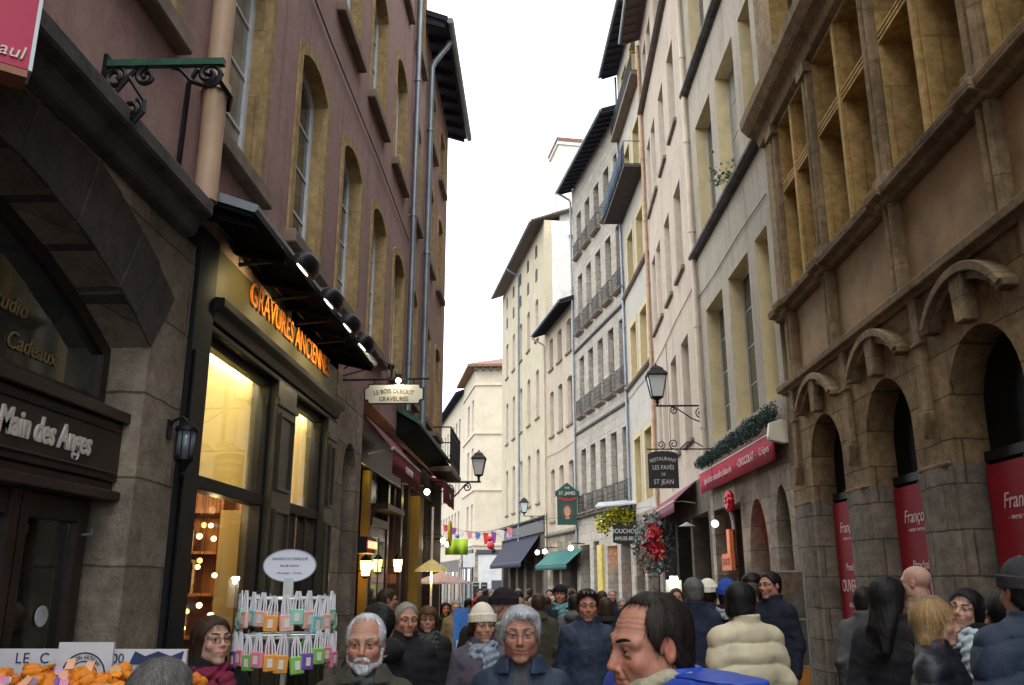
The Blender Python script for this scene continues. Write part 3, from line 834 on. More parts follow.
# ------------------------------------------------------------------ materials of the place
PURPLE = stucco('plum_render', (.385, .25, .23), (.15, .105, .095), .6, (.29, .185, .172), .75)
PURPLE2 = stucco('faded_plum_render', (.34, .225, .195), (.10, .07, .06), .4, (.27, .17, .15), .35)
YSTONE = stone('yellow_limestone', (.47, .33, .16), 1.4, .62, .8, (.12, .085, .05), .5, var=.10, joint=.006)
SILLST = plain('sill_stone', (.20, .15, .115), .9, nscale=5, var=.3, bump=.3)
GREYST = stone('grey_ashlar', (.33, .275, .21), 1.3, .47, .5, (.04, .034, .028), .75, joint=.008)
ARCHST = stone('sooty_arch_stone', (.12, .098, .08), 2.5, 2.9, .6, (.03, .025, .021), .8)
SOOT = plain('soot_black_ledge', (.075, .068, .066), .9, nscale=4, var=.5, bump=.45)
WHITEW = plain('white_window_paint', (.62, .66, .68), .5, nscale=7, var=.12)
GREYW = plain('grey_window_paint', (.36, .36, .34), .55, nscale=7, var=.15)
BROWNW = plain('brown_window_paint', (.10, .065, .045), .55, nscale=7, var=.2)
PANE = glass_dark('window_pane', (.012, .016, .019), .04, (.05, .058, .06)); PANEC = glass_dark('curtained_pane', (.16, .165, .15), .09, (.34, .33, .30), 1.4)
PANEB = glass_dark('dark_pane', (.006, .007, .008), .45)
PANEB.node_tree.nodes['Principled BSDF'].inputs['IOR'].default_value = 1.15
ZINC = plain('zinc', (.24, .275, .31), .42, .6, nscale=3, var=.2, bump=.1); BEIGEP = plain('beige_pipe_paint', (.44, .30, .20), .55, nscale=2, var=.12)
CREAMP = plain('cream_pipe_paint', (.55, .47, .36), .6, nscale=2, var=.15)
IRON = plain('black_iron', (.014, .014, .016), .45, .6, nscale=12, var=.3, bump=.2); GREENI = plain('green_painted_iron', (.015, .075, .045), .45, nscale=9, var=.35, bump=.2)
EAVED = plain('dark_eave_boards', (.022, .021, .035), .8, nscale=5, var=.3, bump=.3); EAVEB = plain('brown_eave_boards', (.12, .09, .075), .85, nscale=4, var=.25, bump=.3)
TILE = plain('roof_tile', (.20, .11, .075), .9, nscale=9, var=.35, bump=.5)
DWOOD = plain('black_shop_paint', (.008, .008, .010), .5, nscale=4, var=.4, bump=.08, spec=.25)
BWOOD = plain('dark_brown_shop_wood', (.028, .018, .014), .35, nscale=5, var=.4, bump=.12)
GLASS = glass_clear('shop_glass', (.93, .95, .93), .10)
MATTBLK = plain('matt_black_boards', (.010, .010, .011), .95, spec=.05)  # matt black, low gloss, for the canopy undersides
CREAM = plain('cream_blind', (.50, .41, .20), .8, nscale=2, var=.1)

# ================================================================== setting
ASPH = stone('street_setts', (.085, .078, .072), .16, .1, .4, (.02, .018, .017), .5, joint=.012)
def street_material():
    m, nt, b = _nodes('street_paving'); tc = _n(nt, 'ShaderNodeTexCoord'); v = tc.outputs['Object']
    vo = _n(nt, 'ShaderNodeTexVoronoi', feature='DISTANCE_TO_EDGE'); vo.inputs['Scale'].default_value = 7
    nt.links.new(v, vo.inputs['Vector'])
    j = _ramp(nt, vo.outputs['Distance'], [(.02, (.3,)*3), (.09, (1,)*3)])
    c = _ramp(nt, _noise(nt, v, 3, 8), [(.3, (.05, .047, .045)), (.7, (.13, .12, .11))])
    nt.links.new(_mix(nt, 1., c, j, 'MULTIPLY'), b.inputs['Base Color']); b.inputs['Roughness'].default_value = .6
    _bump(nt, b, vo.outputs['Distance'], .5, .03); return m
g = MB(); ys = [-400, -40, 0, 10, 20, 40, 80, 140, 900]
g.v = [(x, y, gz(min(y, 140))) for y in ys for x in (-500, 500)]; g.f = [(2*i, 2*i+1, 2*i+3, 2*i+2) for i in range(len(ys)-1)]; g.m = [0]*len(g.f)
o = g.build('street', street_material()); o['kind'] = 'structure'

# ================================================================== LEFT SIDE
LW = (-2.2, 0, 0); LR = R(90)
A1 = thing('townhouse', 'plum rendered house over a sooty stone arch and shops, tall yellow framed windows', 'house', LW, LR)
f1c = [(5.72, .98), (7.62, .98), (9.42, .98), (11.2, .98), (12.95, .98), (14.55, .92)]
f2c = [(5.3, 1.0), (7.1, 1.0), (8.9, 1.0), (10.7, 1.0), (12.6, 1.0), (14.45, .9)]
up_ops = []; wins = []
for c, w in f1c: wins.append((c-w/2, c+w/2, 4.75, 6.72, .16))
for c, w in f2c: wins.append((c-w/2, c+w/2, 8.0, 9.95, .2))
for c, w in f2c: wins.append((c-w/2, c+w/2, 11.3, 13.2, .2))
wins.append((3.55, 4.5, 5.02, 6.9, .16))
for c in (-4, -2, 0, 1.6): wins.append((c-.5, c+.5, 5.02, 6.9, .16))
for i, c in enumerate((-4, -2, 0, 2.0, 3.7)): wins.append((c-.5, c+.5, 8.3, 10.2, .2))
facade(A1, 'wall', -6, 15.25, 4.0, 15.2, [op(a, b, c, d, r) for a, b, c, d, r in wins], .19, [PURPLE, YSTONE])
mass(A1, -6, 15.25, 4.15, 15.2, PURPLE)
for i, (a, b, c, d, r) in enumerate(wins):
    window(A1, a, b, c, d, r, .19, WHITEW, PANEC if i in (0, 3, 8) else PANE, 2, 3, SILLST, YSTONE, .10)
eave(A1, -6.2, 15.25, 15.2, .7, TILE, EAVED, gut=ZINC)
# ground floor arch, pier, ledge
facade(A1, 'arch_wall', -6, 5.2, -.6, 3.86, [op(.9, 4.7, -.55, 3.56, .5), op(-4.4, -.6, -.55, 3.56, .5)], .38, [GREYST, GREYST])
for x0, x1 in ((.9, 4.7), (-4.4, -.6)):
    q = op(x0, x1, 0, 3.56, .5, 16)[2:]; qo = op(x0-.25, x1+.25, 0, 3.98, .55, 16)[2:]
    mb = MB()
    for i in range(0, 16):
        a, b_, c, d = q[i], q[i+1], qo[i+1], qo[i]; g_ = .003*(1 if i % 2 else -1)
        t = lambda p, u, k: (p[0]+(u[0]-p[0])*k, p[1]+(u[1]-p[1])*k)
        if max(d[1], c[1]) > 3.83: d = (d[0], min(d[1], 3.83)); c = (c[0], min(c[1], 3.83))
        mb.prism([t(a, b_, .006), t(b_, a, .006), t(c, d, .006), t(d, c, .006)], -.012-g_, .3)
    mb.build('arch_stones', ARCHST, A1, bevel=.007)
led = MB(); led.prismx([(0, 3.84), (-.07, 3.86), (-.1, 3.95), (-.17, 3.98), (-.17, 4.08), (0, 4.14)], -6, 5.0)
led.build('ledge', SOOT, A1, bevel=.012)
downpipe(A1, 5.02, 4.1, 15.0, BEIGEP, .075, -.1)
cb = MB(); cb.tube([(4.74, -.03, 4.12), (4.72, -.05, 4.75), (4.74, -.08, 4.86), (4.85, -.17, 4.88), (5.02, -.2, 4.84), (5.12, -.15, 4.8)], .018, 6); cb.build('cable', IRON, A1)
downpipe(A1, 13.75, 4.4, 15.0, ZINC, .05)
facade(A1, 'pier_wall', 9.27, 10.72, -.6, 4.0, [op(9.72, 10.42, -.55, 3.32, .33)], .36, [GREYST, GREYST])
d = MB(); d.box(9.7, .33, -.5, 10.44, .38, 3.35); d.box(9.78, .315, .1, 10.05, .33, 1.2); d.box(10.1, .315, .1, 10.36, .33, 1.2); d.box(9.78, .315, 1.4, 10.36, .33, 2.5)
o = d.build('door', BWOOD, A1, bevel=.008); MB().ball((9.85, .29, 1.05), .03).build('handle', ZINC, o)
mass(A1, 9.27, 10.72, -.6, 4.1, GREYST, .4, 3)

# --- shop in the arch
S1 = thing('shopfront', 'dark wooden shopfront under a stone arch with pale gothic lettering', 'shopfront', LW, LR)
fr = MB(); fr.box(.9, .12, 2.24, 4.72, .3, 2.30); fr.box(.9, .10, 2.30, 4.72, .3, 2.62); fr.box(.9, .06, 2.62, 4.72, .3, 2.68); fr.box(.9, .07, 2.20, 4.72, .3, 2.25)
fr.box(1.6, .085, 2.335, 4.66, .1, 2.35); fr.box(1.6, .085, 2.565, 4.66, .1, 2.58); o = fr.build('fascia', BWOOD, S1, bevel=.006)
LETW = plain('pale_sign_paint', (.62, .58, .52), .6, bump=0, var=.1)
text('La Main des Anges', .165, LETW, S1, 'lettering', (3.90, .096, 2.455), .006, 'CENTER', sx=.76, shear=.18, bold=.004)
mb = MB(); q = op(1.0, 4.66, 2.68, 3.52, .48); mb.ring(q+[q[0]], inset(1.0, 4.66, 2.68, 3.52, .48, .07)+[inset(1.0, 4.66, 2.68, 3.52, .48, .07)[0]], .2, .28)
o = mb.build('fanlight', BWOOD, S1)
mb = MB(); mb.prism(inset(1.0, 4.66, 2.68, 3.52, .48, .04), .235, .241); mb.build('pane', PANE, o)
GOLDL = plain('gilt_lettering', (.30, .22, .09), .4, .4, bump=0)
text('Bijoux  .  Studio', .12, GOLDL, S1, 'lettering', (3.5, .228, 3.02), .002, shear=.2); text('Déco  .  Idée  Cadeaux', .12, GOLDL, S1, 'lettering', (3.62, .228, 2.86), .002, shear=.2)
mb = MB()
for x in (1.62, 2.42, 2.5, 3.30, 3.38, 3.98, 4.05, 4.60): mb.box(x-.045, .2, -.5, x+.045, .3, 2.22)
for x0, x1 in ((1.62, 2.42), (2.5, 3.3), (3.38, 3.98), (4.05, 4.6)): mb.box(x0, .21, -.5, x1, .29, .5); mb.box(x0, .21, 2.08, x1, .29, 2.2)
o = mb.build('door_frame', BWOOD, S1, bevel=.006)
mb = MB()
for x0, x1 in ((1.67, 2.37), (2.55, 3.25), (3.43, 3.93), (4.1, 4.55)): mb.box(x0, .245, .5, x1, .25, 2.08)
mb.build('pane', GLASS, o)
MB().tube([(4.6, .2, 2.02), (4.6, .15, 2.02), (4.6, .15, 2.05)], .009, 8).build('handle', ZINC, o)
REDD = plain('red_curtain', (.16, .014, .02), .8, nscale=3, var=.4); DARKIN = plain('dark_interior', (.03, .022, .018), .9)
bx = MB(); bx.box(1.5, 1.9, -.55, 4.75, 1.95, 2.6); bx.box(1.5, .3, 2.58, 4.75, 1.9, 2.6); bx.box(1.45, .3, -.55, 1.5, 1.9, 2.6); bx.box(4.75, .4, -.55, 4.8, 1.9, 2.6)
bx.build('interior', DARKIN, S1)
mb = MB()
for i in range(9): mb.tube([(4.05+i*.065, .62+.03*(i % 2), 1.4), (4.05+i*.065, .6+.03*(i % 2), 2.1)], .035, 6)
mb.build('curtain', REDD, S1)
mb = MB(); mb.box(4.05, .6, .7, 4.6, .9, 1.35); mb.build('counter', REDD, S1)
mb = MB(); mb.box(4.12, .43, 2.02, 4.5, .45, 2.07); mb.build('notice_strip', plain('pink_notice', (.45, .27, .24), .7), S1)
mb = MB(); mb.prism([(4.38+.055*math.cos(a)*1.0, 1.62+.05*math.sin(a)) for a in np.linspace(0, 6.28, 15)[:-1]], .235, .24); mb.build('sticker', plain('white_sticker', (.5, .52, .55), .6), S1)
mb = MB(); mb.box(4.12, .43, .9, 4.3, .45, 1.38); mb.box(4.33, .43, .9, 4.55, .45, 1.42); mb.build('poster', plain('blue_poster', (.03, .05, .3), .5, nscale=9, var=.6), S1)

# --- GRAVURES shop
S2 = thing('shopfront', 'black print shop front with lit golden fascia, four floodlights and warm window', 'shopfront', LW, LR)
FASC = plain('olive_fascia', (.075, .064, .026), .5, .2, nscale=2, var=.15); LETO = plain('orange_letters', (.80, .24, .03), .45, bump=0, var=.1)
mb = MB(); mb.box(5.2, -.03, -.55, 5.52, .28, 4.02); mb.box(5.24, -.045, .3, 5.48, -.03, 3.2); mb.build('post', DWOOD, S2, bevel=.01)
mb = MB(); mb.box(5.52, .0, 3.64, 9.24, .2, 4.14); mb.build('fascia', FASC, S2)
text('GRAVURES ANCIENNES', .27, LETO, S2, 'lettering', (7.52, -.012, 3.9), .007, sx=.885, bold=.002, spacing=1.02)
can = MB(); can.prismx([(.05, 4.2), (-.40, 4.05), (-.42, 4.07), (-.42, 4.10), (.05, 4.27)], 5.08, 9.3)
o = can.build('canopy', ZINC, S2)
mb = MB(); mb.prismx([(.04, 4.17), (.04, 4.195), (-.39, 4.05), (-.39, 4.02)], 5.1, 9.28)
for x in np.linspace(5.2, 9.2, 7): mb.prismx([(.03, 4.08), (.03, 4.168), (-.38, 4.018), (-.38, 3.98)], x-.03, x+.03)
mb.build('soffit', MATTBLK, o)
mb = MB(); mb.prismx([(.1, 3.46), (-.03, 3.46), (-.05, 3.53), (-.10, 3.56), (-.10, 3.62), (.1, 3.64)], 5.5, 9.26); mb.prismx([(.1, 3.40), (-.02, 3.40), (-.02, 3.44), (.1, 3.458)], 5.5, 9.26); mb.build('cornice', DWOOD, S2, bevel=.006)
LENSM = emit('floodlight_lens', (1, .93, .75), 2.2)
for x in (5.98, 6.8, 7.52, 8.2):
    mb = MB(); T = Matrix.Translation((x, -.5, 4.02)) @ Matrix.Rotation(R(38), 4, 'X')
    mb.T = T; mb.lathe([(.05, .09), (.12, .07), (.17, .02), (.18, -.04), (.165, -.04)], (0, 0, 0), 14, 0, 1.0, .55); mb.T = None
    mb.tube([(x, .0, 4.03), (x, -.3, 4.06), (x, -.5, 4.06)], .016, 6)
    o = mb.build('floodlight', DWOOD, S2, smooth=True)
    ml = MB(); ml.T = T; ml.lathe([(.13, -.042), (.13, -.046)], (0, 0, 0), 14, 0, 1, .2); ml.build('lens', LENSM, o)
    li = bpy.data.lights.new('floodlight_lamp', 'SPOT'); li.energy = 9; li.color = (1, .80, .42); li.spot_size = R(115); li.spot_blend = .8; li.shadow_soft_size = .06
    lo = bpy.data.objects.new('floodlight_lamp', li); COL.objects.link(lo); lo.parent = S2; lo.location = (x, -.44, 3.93); lo.rotation_euler = (R(62), 0, 0)
mb = MB()
for x0, x1 in ((7.1, 7.66), (8.88, 9.24)):
    mb.box(x0, -.02, -.5, x1, .22, 3.42); mb.box(x0-.02, -.04, 3.2, x1+.02, .0, 3.26)
    mb.ring([(x0+.07, 2.5), (x1-.07, 2.5), (x1-.07, 3.15), (x0+.07, 3.15), (x0+.07, 2.5)], [(x0+.1, 2.53), (x1-.1, 2.53), (x1-.1, 3.12), (x0+.1, 3.12), (x0+.1, 2.53)], -.04, -.018)
    mb.ring([(x0+.07, .6), (x1-.07, .6), (x1-.07, 2.35), (x0+.07, 2.35), (x0+.07, .6)], [(x0+.1, .63), (x1-.1, .63), (x1-.1, 2.32), (x0+.1, 2.32), (x0+.1, .63)], -.04, -.018)
mb.build('pilaster', plain('olive_black_paint', (.035, .03, .016), .35, nscale=4, var=.3), S2, bevel=.004)
for x0, x1, door in ((5.54, 7.1, 0), (7.68, 8.87, 1)):
    mb = MB()
    for x in (x0+.035, x1-.035): mb.box(x-.035, .04, -.5, x+.035, .14, 3.42)
    mb.box(x0+.07, .02, 2.36, x1-.07, .14, 2.45); mb.box(x0+.07, .05, 3.34, x1-.07, .13, 3.42); mb.box(x0+.07, .04, -.5, x1-.07, .14, .62 if not door else .3)
    if door:
        for x in (8.1, 8.45): mb.box(x-.03, .05, .3, x+.03, .13, 2.36)
    o = mb.build('shop_window', DWOOD, S2, bevel=.005)
    mb = MB(); mb.box(x0+.06, .085, .5, x1-.06, .091, 2.37); mb.box(x0+.06, .085, 2.44, x1-.06, .091, 3.35); mb.build('pane', GLASS, o)
    if door: MB().tube([(8.14, 0, 1.0), (8.14, -.03, 1.02), (8.14, -.03, 1.3), (8.14, 0, 1.32)], .014, 8).build('handle', plain('brass', (.5, .33, .1), .3, .9, bump=0), o)
BLIND = plain('lit_cream_blind', (.62, .54, .28), .7, nscale=1.2, var=.1); 
_nt = BLIND.node_tree; _pb = _nt.nodes['Principled BSDF']; _tl = _n(_nt, 'ShaderNodeBsdfTranslucent'); _tl.inputs['Color'].default_value = (.82, .76, .48, 1)
_ms = _n(_nt, 'ShaderNodeMixShader'); _ms.inputs[0].default_value = .6; _nt.links.new(_pb.outputs[0], _ms.inputs[1]); _nt.links.new(_tl.outputs[0], _ms.inputs[2]); _nt.links.new(_ms.outputs[0], _nt.nodes['Material Output'].inputs[0])
WARM = plain('warm_interior_wall', (.42, .22, .07), .8, nscale=1.5, var=.2); SHELF = plain('honey_shelf_wood', (.36, .15, .04), .55, nscale=5, var=.3)
bx = MB(); bx.box(5.52, 2.4, -.55, 9.2, 2.46, 3.6); bx.box(5.46, .2, -.55, 5.52, 2.4, 3.6); bx.box(9.2, .2, -.55, 9.26, 2.4, 3.6); bx.box(5.52, .2, 3.5, 9.2, 2.4, 3.6); bx.box(5.52, .2, -.55, 9.2, 2.4, -.1)
bx.build('interior', WARM, S2)
for x0, x1 in ((5.6, 7.08), (7.7, 8.86)): MB().box(x0, .20, 2.42, x1, .203, 3.46).build('blind', BLIND, S2)
mb = MB()
for z in (.7, 1.1, 1.5, 1.9, 2.3): mb.box(5.6, 1.9, z, 9.1, 2.38, z+.03)
for x in np.linspace(5.6, 9.1, 8): mb.box(x-.015, 1.92, -.1, x+.015, 2.39, 2.5)
mb.box(5.56, .3, .4, 7.05, .8, .66); mb.build('shelves', SHELF, S2)
PRINT = plain('framed_prints', (.45, .34, .2), .6, nscale=22, var=.7, bump=0)
mb = MB()
for i in range(26):
    x = random.uniform(5.65, 9.0); z = random.choice((.73, 1.13, 1.53, 1.93)); h = random.uniform(.15, .32); mb.box(x, 1.75, z, x+h*.8, 1.8, z+h)
for x, z, w, h in ((5.75, 1.75, .3, .4), (6.5, 1.0, .4, .5), (6.1, .68, .35, .3)): mb.box(x, .75, z, x+w, .78, z+h)
mb.build('prints', PRINT, S2)
BULB = emit('warm_bulb', (1, .60, .20), 4.5); BULBD = emit('amber_bulb', (1, .5, .15), 1.6)
for i, (x, z, r) in enumerate(((6.55, 2.10, .03), (6.98, 2.10, .03), (6.53, 1.8, .032), (6.93, 1.82, .028), (6.70, 1.88, .026), (6.88, 2.2, .03), (6.76, 2.19, .026), (6.52, 1.45, .026), (6.70, 1.56, .026), (6.92, 1.52, .036), (6.80, 1.6, .03), (6.86, 1.93, .03), (9.0, 1.95, .03), (9.05, 1.65, .03))):
    r *= .72; mb = MB().ball((x, .33+.05*(i % 3), z), r, 8); o = mb.build('bulb', BULB if i % 3 != 2 else BULBD, S2, smooth='all')
    MB().tube([(x, .33+.05*(i % 3), z+r), (x, .33+.05*(i % 3), 3.45)], .002, 4).build('cord', IRON, o)
MB().box(7.48, .14, -.1, 7.5, .52, 2.36).build('curtain', BLIND, S2)
mb = MB(); mb.box(7.9, .52, -.1, 7.93, 2.38, 3.4)
for z in (.6, .95, 1.3, 1.65, 2.0, 2.35): mb.box(7.65, .56, z, 7.9, 2.36, z+.025)
for y in (.56, 1.0, 1.45, 1.9): mb.box(7.64, y, -.1, 7.9, y+.025, 2.5)
mb.build('shelf_unit', SHELF, S2)
mb = MB()
for i in range(34):
    y = random.uniform(.6, 2.2); z = random.choice((.625, .975, 1.325, 1.675, 2.025)); h = random.uniform(.12, .28); mb.box(7.72, y, z, 7.76, y+h*.8, z+h)
mb.build('shelf_prints', PRINT, S2)
def point(name, parent, loc, e, c, r=.08):
    li = bpy.data.lights.new(name, 'POINT'); li.energy = e; li.color = c; li.shadow_soft_size = r
    o = bpy.data.objects.new(name, li); COL.objects.link(o); o.parent = parent; o.location = loc; return o
point('interior_lamp', S2, (6.9, 1.2, 2.5), 14, (1, .62, .26)); point('interior_lamp', S2, (8.5, 1.0, 2.4), 10, (1, .62, .26))
point('interior_lamp', S2, (6.7, .3, 2.3), 1.6, (1, .7, .35), .03)
for x, e in ((5.9, 10), (6.6, 10), (8.3, 11)): point('blind_back_fill', S2, (x, .75, 3.0), e, (1, .86, .58), .1)  # unseen lamps added behind the blinds so they glow evenly
for x0, x1 in ((5.7, 7.0), (7.8, 8.8)):      # unseen light strips added behind the window head to brighten the blinds
    li = bpy.data.lights.new('blind_strip_fill', 'AREA'); li.shape = 'RECTANGLE'; li.size = x1-x0; li.size_y = .03; li.energy = 13*(x1-x0); li.color = (1, .84, .48)
    lo = bpy.data.objects.new('blind_strip_fill', li); COL.objects.link(lo); lo.parent = S2; lo.location = ((x0+x1)/2, .150, 3.44); lo.rotation_euler = (R(20), 0, 0)
mass(A1, 5.4, 9.27, 3.62, 4.15, PURPLE, .25, 2.5, 'floor_beam')

# --- iron bracket, wall lantern, pink sign
def scroll_bracket(name, label, length, loc, rz, green=True, parent=None):
    o = thing(name, label, 'bracket', loc, rz) if label else None
    bar = MB(); bar.box(0, -.018, -.018, length, .018, .018); bar.lathe([(.02, -.0), (.001, .07)], (0, 0, 0), 8)
    s = MB()
    L = length
    for pts in (spiral((.10*L, -.12*L), .10*L, .03*L, math.pi/2, -1.4), spiral((.36*L, -.12*L), .085*L, .02*L, math.pi/2, 1.35), spiral((.88*L, -.11*L), .11*L, .03*L, -math.pi*.6, 1.5),
                [(.56*L, 0, -.03*L), (.64*L, 0, -.06*L), (.74*L, 0, -.17*L), (.84*L, 0, -.21*L), (.95*L, 0, -.17*L), (.985*L, 0, -.1*L)],
                [(.02*L, 0, -.36*L), (.12*L, 0, -.26*L), (.2*L, 0, -.14*L), (.27*L, 0, -.06*L), (.36*L, 0, -.03*L)],
                spiral((.27*L, -.42*L), .10*L, .03*L, 1.2, -1.5), spiral((.1*L, -.40*L), .06*L, .02*L, 0, 1.5), [(.22*L, 0, -.12*L), (.3*L, 0, -.24*L), (.37*L, 0, -.34*L), (.37*L, 0, -.44*L), (.3*L, 0, -.53*L)]):
        s.tube(pts, .013, 6)
    s.box(-.0, -.02, -.55*L, .02, .02, .05)
    if parent is None: parent = o
    a = bar.build('bar', GREENI if green else IRON, parent); b = s.build('scrollwork', IRON, parent)
    return o
scroll_bracket('wall_bracket', 'empty wrought iron scroll bracket with green painted top bar', .62, (-2.2, 3.85, 4.33), 0)
LAMPG = glass_clear('lantern_glass', (.75, .78, .8), .3, .15)
FROST = plain('frosted_lantern_glass', (.62, .66, .68), .25, bump=0, var=.08)
def lantern(parent, c, h, n=4, glass=FROST):
    """tapered street lantern hanging round point c (middle of the glass)"""
    w = h*.33
    m = MB(); m.lathe([(w*.55, -h*.36), (w*.62, -h*.34), (w*.5, -h*.33)], c, n, math.pi/4)
    for k in range(n):
        a = 2*math.pi*k/n+math.pi/4; a2 = a+2*math.pi/n
        m.tube([(c[0]+w*.55*math.cos(a), c[1]+w*.55*math.sin(a), c[2]-h*.34), (c[0]+w*.98*math.cos(a), c[1]+w*.98*math.sin(a), c[2]+h*.2)], h*.016, 5)
        m.tube([(c[0]+w*.98*math.cos(a), c[1]+w*.98*math.sin(a), c[2]+h*.2), (c[0]+w*.98*math.cos(a2), c[1]+w*.98*math.sin(a2), c[2]+h*.2)], h*.022, 5)
    m.lathe([(w*.1, -h*.5), (w*.16, -h*.46), (w*.12, -h*.42), (w*.5, -h*.35)], c, 10)
    f = m.build('lantern_frame', IRON, parent)
    m = MB(); m.lathe([(w*1.12, h*.2), (w*1.08, h*.235), (w*.7, h*.33), (w*.66, h*.37), (w*.5, h*.4), (w*.3, h*.44), (w*.1, h*.46), (w*.12, h*.49), (w*.02, h*.53)], c, n if n > 4 else 4, math.pi/4)
    m.build('lantern_cap', IRON, f)
    m = MB(); m.lathe([(w*.5, -h*.335), (w*.92, h*.195)], c, n, math.pi/4); m.build('lantern_glass', glass, f)
    return f
t = thing('wall_lantern', 'small round black coach lantern fixed to the grey stone pier', 'lantern', (-2.2, 5.06, 2.53), 0); t.scale = (.66,)*3
m = MB(); m.lathe([(.02, .26), (.1, .2), (.105, .17), (.085, .165)], (.17, 0, 0), 12); m.lathe([(.085, -.06), (.09, -.09), (.05, -.13), (.03, -.17), (.015, -.2), (.03, -.22), (.005, -.25)], (.17, 0, 0), 12)
m.tube([(0, 0, .2), (.04, 0, .26), (.12, 0, .3), (.17, 0, .26)], .014, 6); m.box(-.0, -.04, .1, .02, .04, .27)
for k in range(8): a = k*math.pi/4; m.tube([(.17+.086*math.cos(a), .086*math.sin(a), -.07), (.17+.092*math.cos(a), .092*math.sin(a), .17)], .006, 4)
m.build('lantern_frame', IRON, t, smooth=True); m = MB(); m.lathe([(.074, -.07), (.082, .165)], (.17, 0, 0), 12); m.build('lantern_glass', plain('smoky_glass', (.12, .14, .17), .08, bump=0), t, smooth='all')
t = thing('hanging_sign', 'crimson hanging sign panel with pale edge and small script lettering', 'sign', (-1.738, 2.6, 3.489), R(38))
PINKS = plain('crimson_sign_face', (.42, .006, .055), .35, bump=0, var=.05); PALEE = plain('pale_sign_edge', (.55, .66, .66), .5, bump=0, var=.05)
m = MB(); m.box(-1.3, -.0, .0, -.012, .10, 1.2); o = m.build('panel', PINKS, t)
m = MB(); m.box(-.012, -.003, -.003, .0, .103, 1.203); m.build('edge_trim', PALEE, t)
m = MB(); m.box(-1.3, .0, -.03, -.012, .1, -.003); m.build('bottom_trim', plain('rust_trim', (.26, .11, .06), .6), t)
text('c.o paul', .07, LETW, t, 'lettering', (-.03, -.006, .05), .002, 'RIGHT', shear=.2)
m = MB(); m.box(-1.0, .05, .5, -.95, .6, .55); m.build('arm', IRON, t)

# --- oval sign over the pier
t = thing('hanging_sign', 'white octagonal engraver sign hanging from iron bar with small spotlight', 'sign', (-2.2, 9.5, 0), 0)
m = MB(); m.tube([(0, 0, 3.95), (.98, 0, 3.96)], .013, 6); m.tube([(0, 0, 4.08), (.2, 0, 4.2), (.42, 0, 4.2), (.55, 0, 4.1)], .01, 6); m.tube([(0, 0, 4.0), (.25, 0, 4.07), (.5, 0, 4.06)], .008, 5)
m.ball((.54, 0, 4.1), .042, 8); m.tube([(.55, 0, 3.96), (.55, 0, 4.1)], .012, 6)
for x in (.36, .80): m.tube([(x, 0, 3.95), (x, 0, 3.88)], .007, 5)
m.build('bracket', IRON, t)
def plaque(w, h, c): return [(-w+c, -h), (w-c, -h), (w-c*.8, -h+c*.8), (w, -h+c), (w, h-c), (w-c*.8, h-c*.8), (w-c, h), (-w+c, h), (-w+c*.8, h-c*.8), (-w, h-c), (-w, -h+c), (-w+c*.8, -h+c*.8)]
m = MB(); m.prism([(x+.585, z+3.785) for x, z in plaque(.335, .115, .05)], -.014, .014); m.build('border', DWOOD, t)
m = MB(); m.prism([(x+.585, z+3.785) for x, z in plaque(.322, .102, .046)], -.019, .019); m.build('board', plain('white_sign_board', (.68, .64, .52), .5, bump=0, var=.08), t)
INK = plain('black_sign_ink', (.02, .018, .016), .5, bump=0)
text('LE BOIS DEBOUT', .072, INK, t, 'lettering', (.585, -.0215, 3.815), .001, sx=.83, arc=1.0); text('GRAVEURES', .072, INK, t, 'lettering', (.585, -.0215, 3.725), .001, sx=.86)
m = MB(); m.lathe([(.02, -.03), (.035, .03)], (.64, -.07, 3.96), 10); m.tube([(.62, 0, 4.0), (.64, -.07, 4.0)], .008, 5); o = m.build('spotlight', IRON, t)
MB().ball((.64, -.075, 3.925), .028, 8).build('spotlight_bulb', emit('white_spot_bulb', (1, .88, .6), 22), o, smooth='all')
point('spotlight_lamp', t, (.64, -.13, 3.9), .35, (1, .82, .5), .02)

# --- restaurants on the left
S3 = thing('restaurant_front', 'dark wooden restaurant front beyond the stone pier with glowing wall lamps', 'shopfront', LW, LR)
YLIT = plain('yellow_pilaster', (.27, .17, .02), .6, nscale=4, var=.15)  # saturated yellow base colour for both restaurant pilasters
m = MB(); m.box(10.72, .42, -.55, 15.2, .5, 4.0)
for x in (10.8, 11.6, 12.75, 14.5, 15.1): m.box(x-.09, .28, -.55, x+.09, .44, 3.3)
m.box(10.72, .2, 3.3, 15.2, .44, 4.0)
for x in np.arange(10.95, 15, .33): m.box(x, .4, .2, x+.22, .425, 1.1)
m.build('panelling', BWOOD, S3, bevel=.006)
m = MB(); m.box(12.3, .2, -.5, 12.52, .3, 3.28); m.build('lit_pilaster', YLIT, S3, bevel=.006)
m = MB(); m.box(13.05, .3, -.5, 14.35, .36, 2.62); m.box(12.98, .26, 2.55, 14.42, .4, 2.68); o = m.build('door', BWOOD, S3, bevel=.006)
m = MB(); m.box(13.15, .285, .6, 13.64, .298, 2.4); m.box(13.76, .285, .6, 14.25, .298, 2.4); m.build('pane', PANE, o)
m = MB(); m.box(12.9, .02, 2.78, 14.5, .3, 2.86); m.build('door_hood', BWOOD, S3)
AMB = emit('amber_lantern_glass', (1, .52, .12), 6)
for x, z in ((11.9, 1.93), (14.6, 2.0)):
    m = MB(); m.box(x-.03, .16, z-.05, x+.03, .44, z-.03); m.lathe([(.05, -.11), (.07, -.1), (.02, -.14)], (x, .12, z), 8); m.lathe([(.085, .09), (.05, .14), (.01, .18)], (x, .12, z), 8)
    o = m.build('wall_lamp', IRON, S3); MB().lathe([(.05, -.1), (.075, .09)], (x, .12, z), 8).build('lamp_glass', AMB, o, smooth=True)
    point('wall_lamp_light', S3, (x, .0, z), 3, (1, .5, .14), .06)
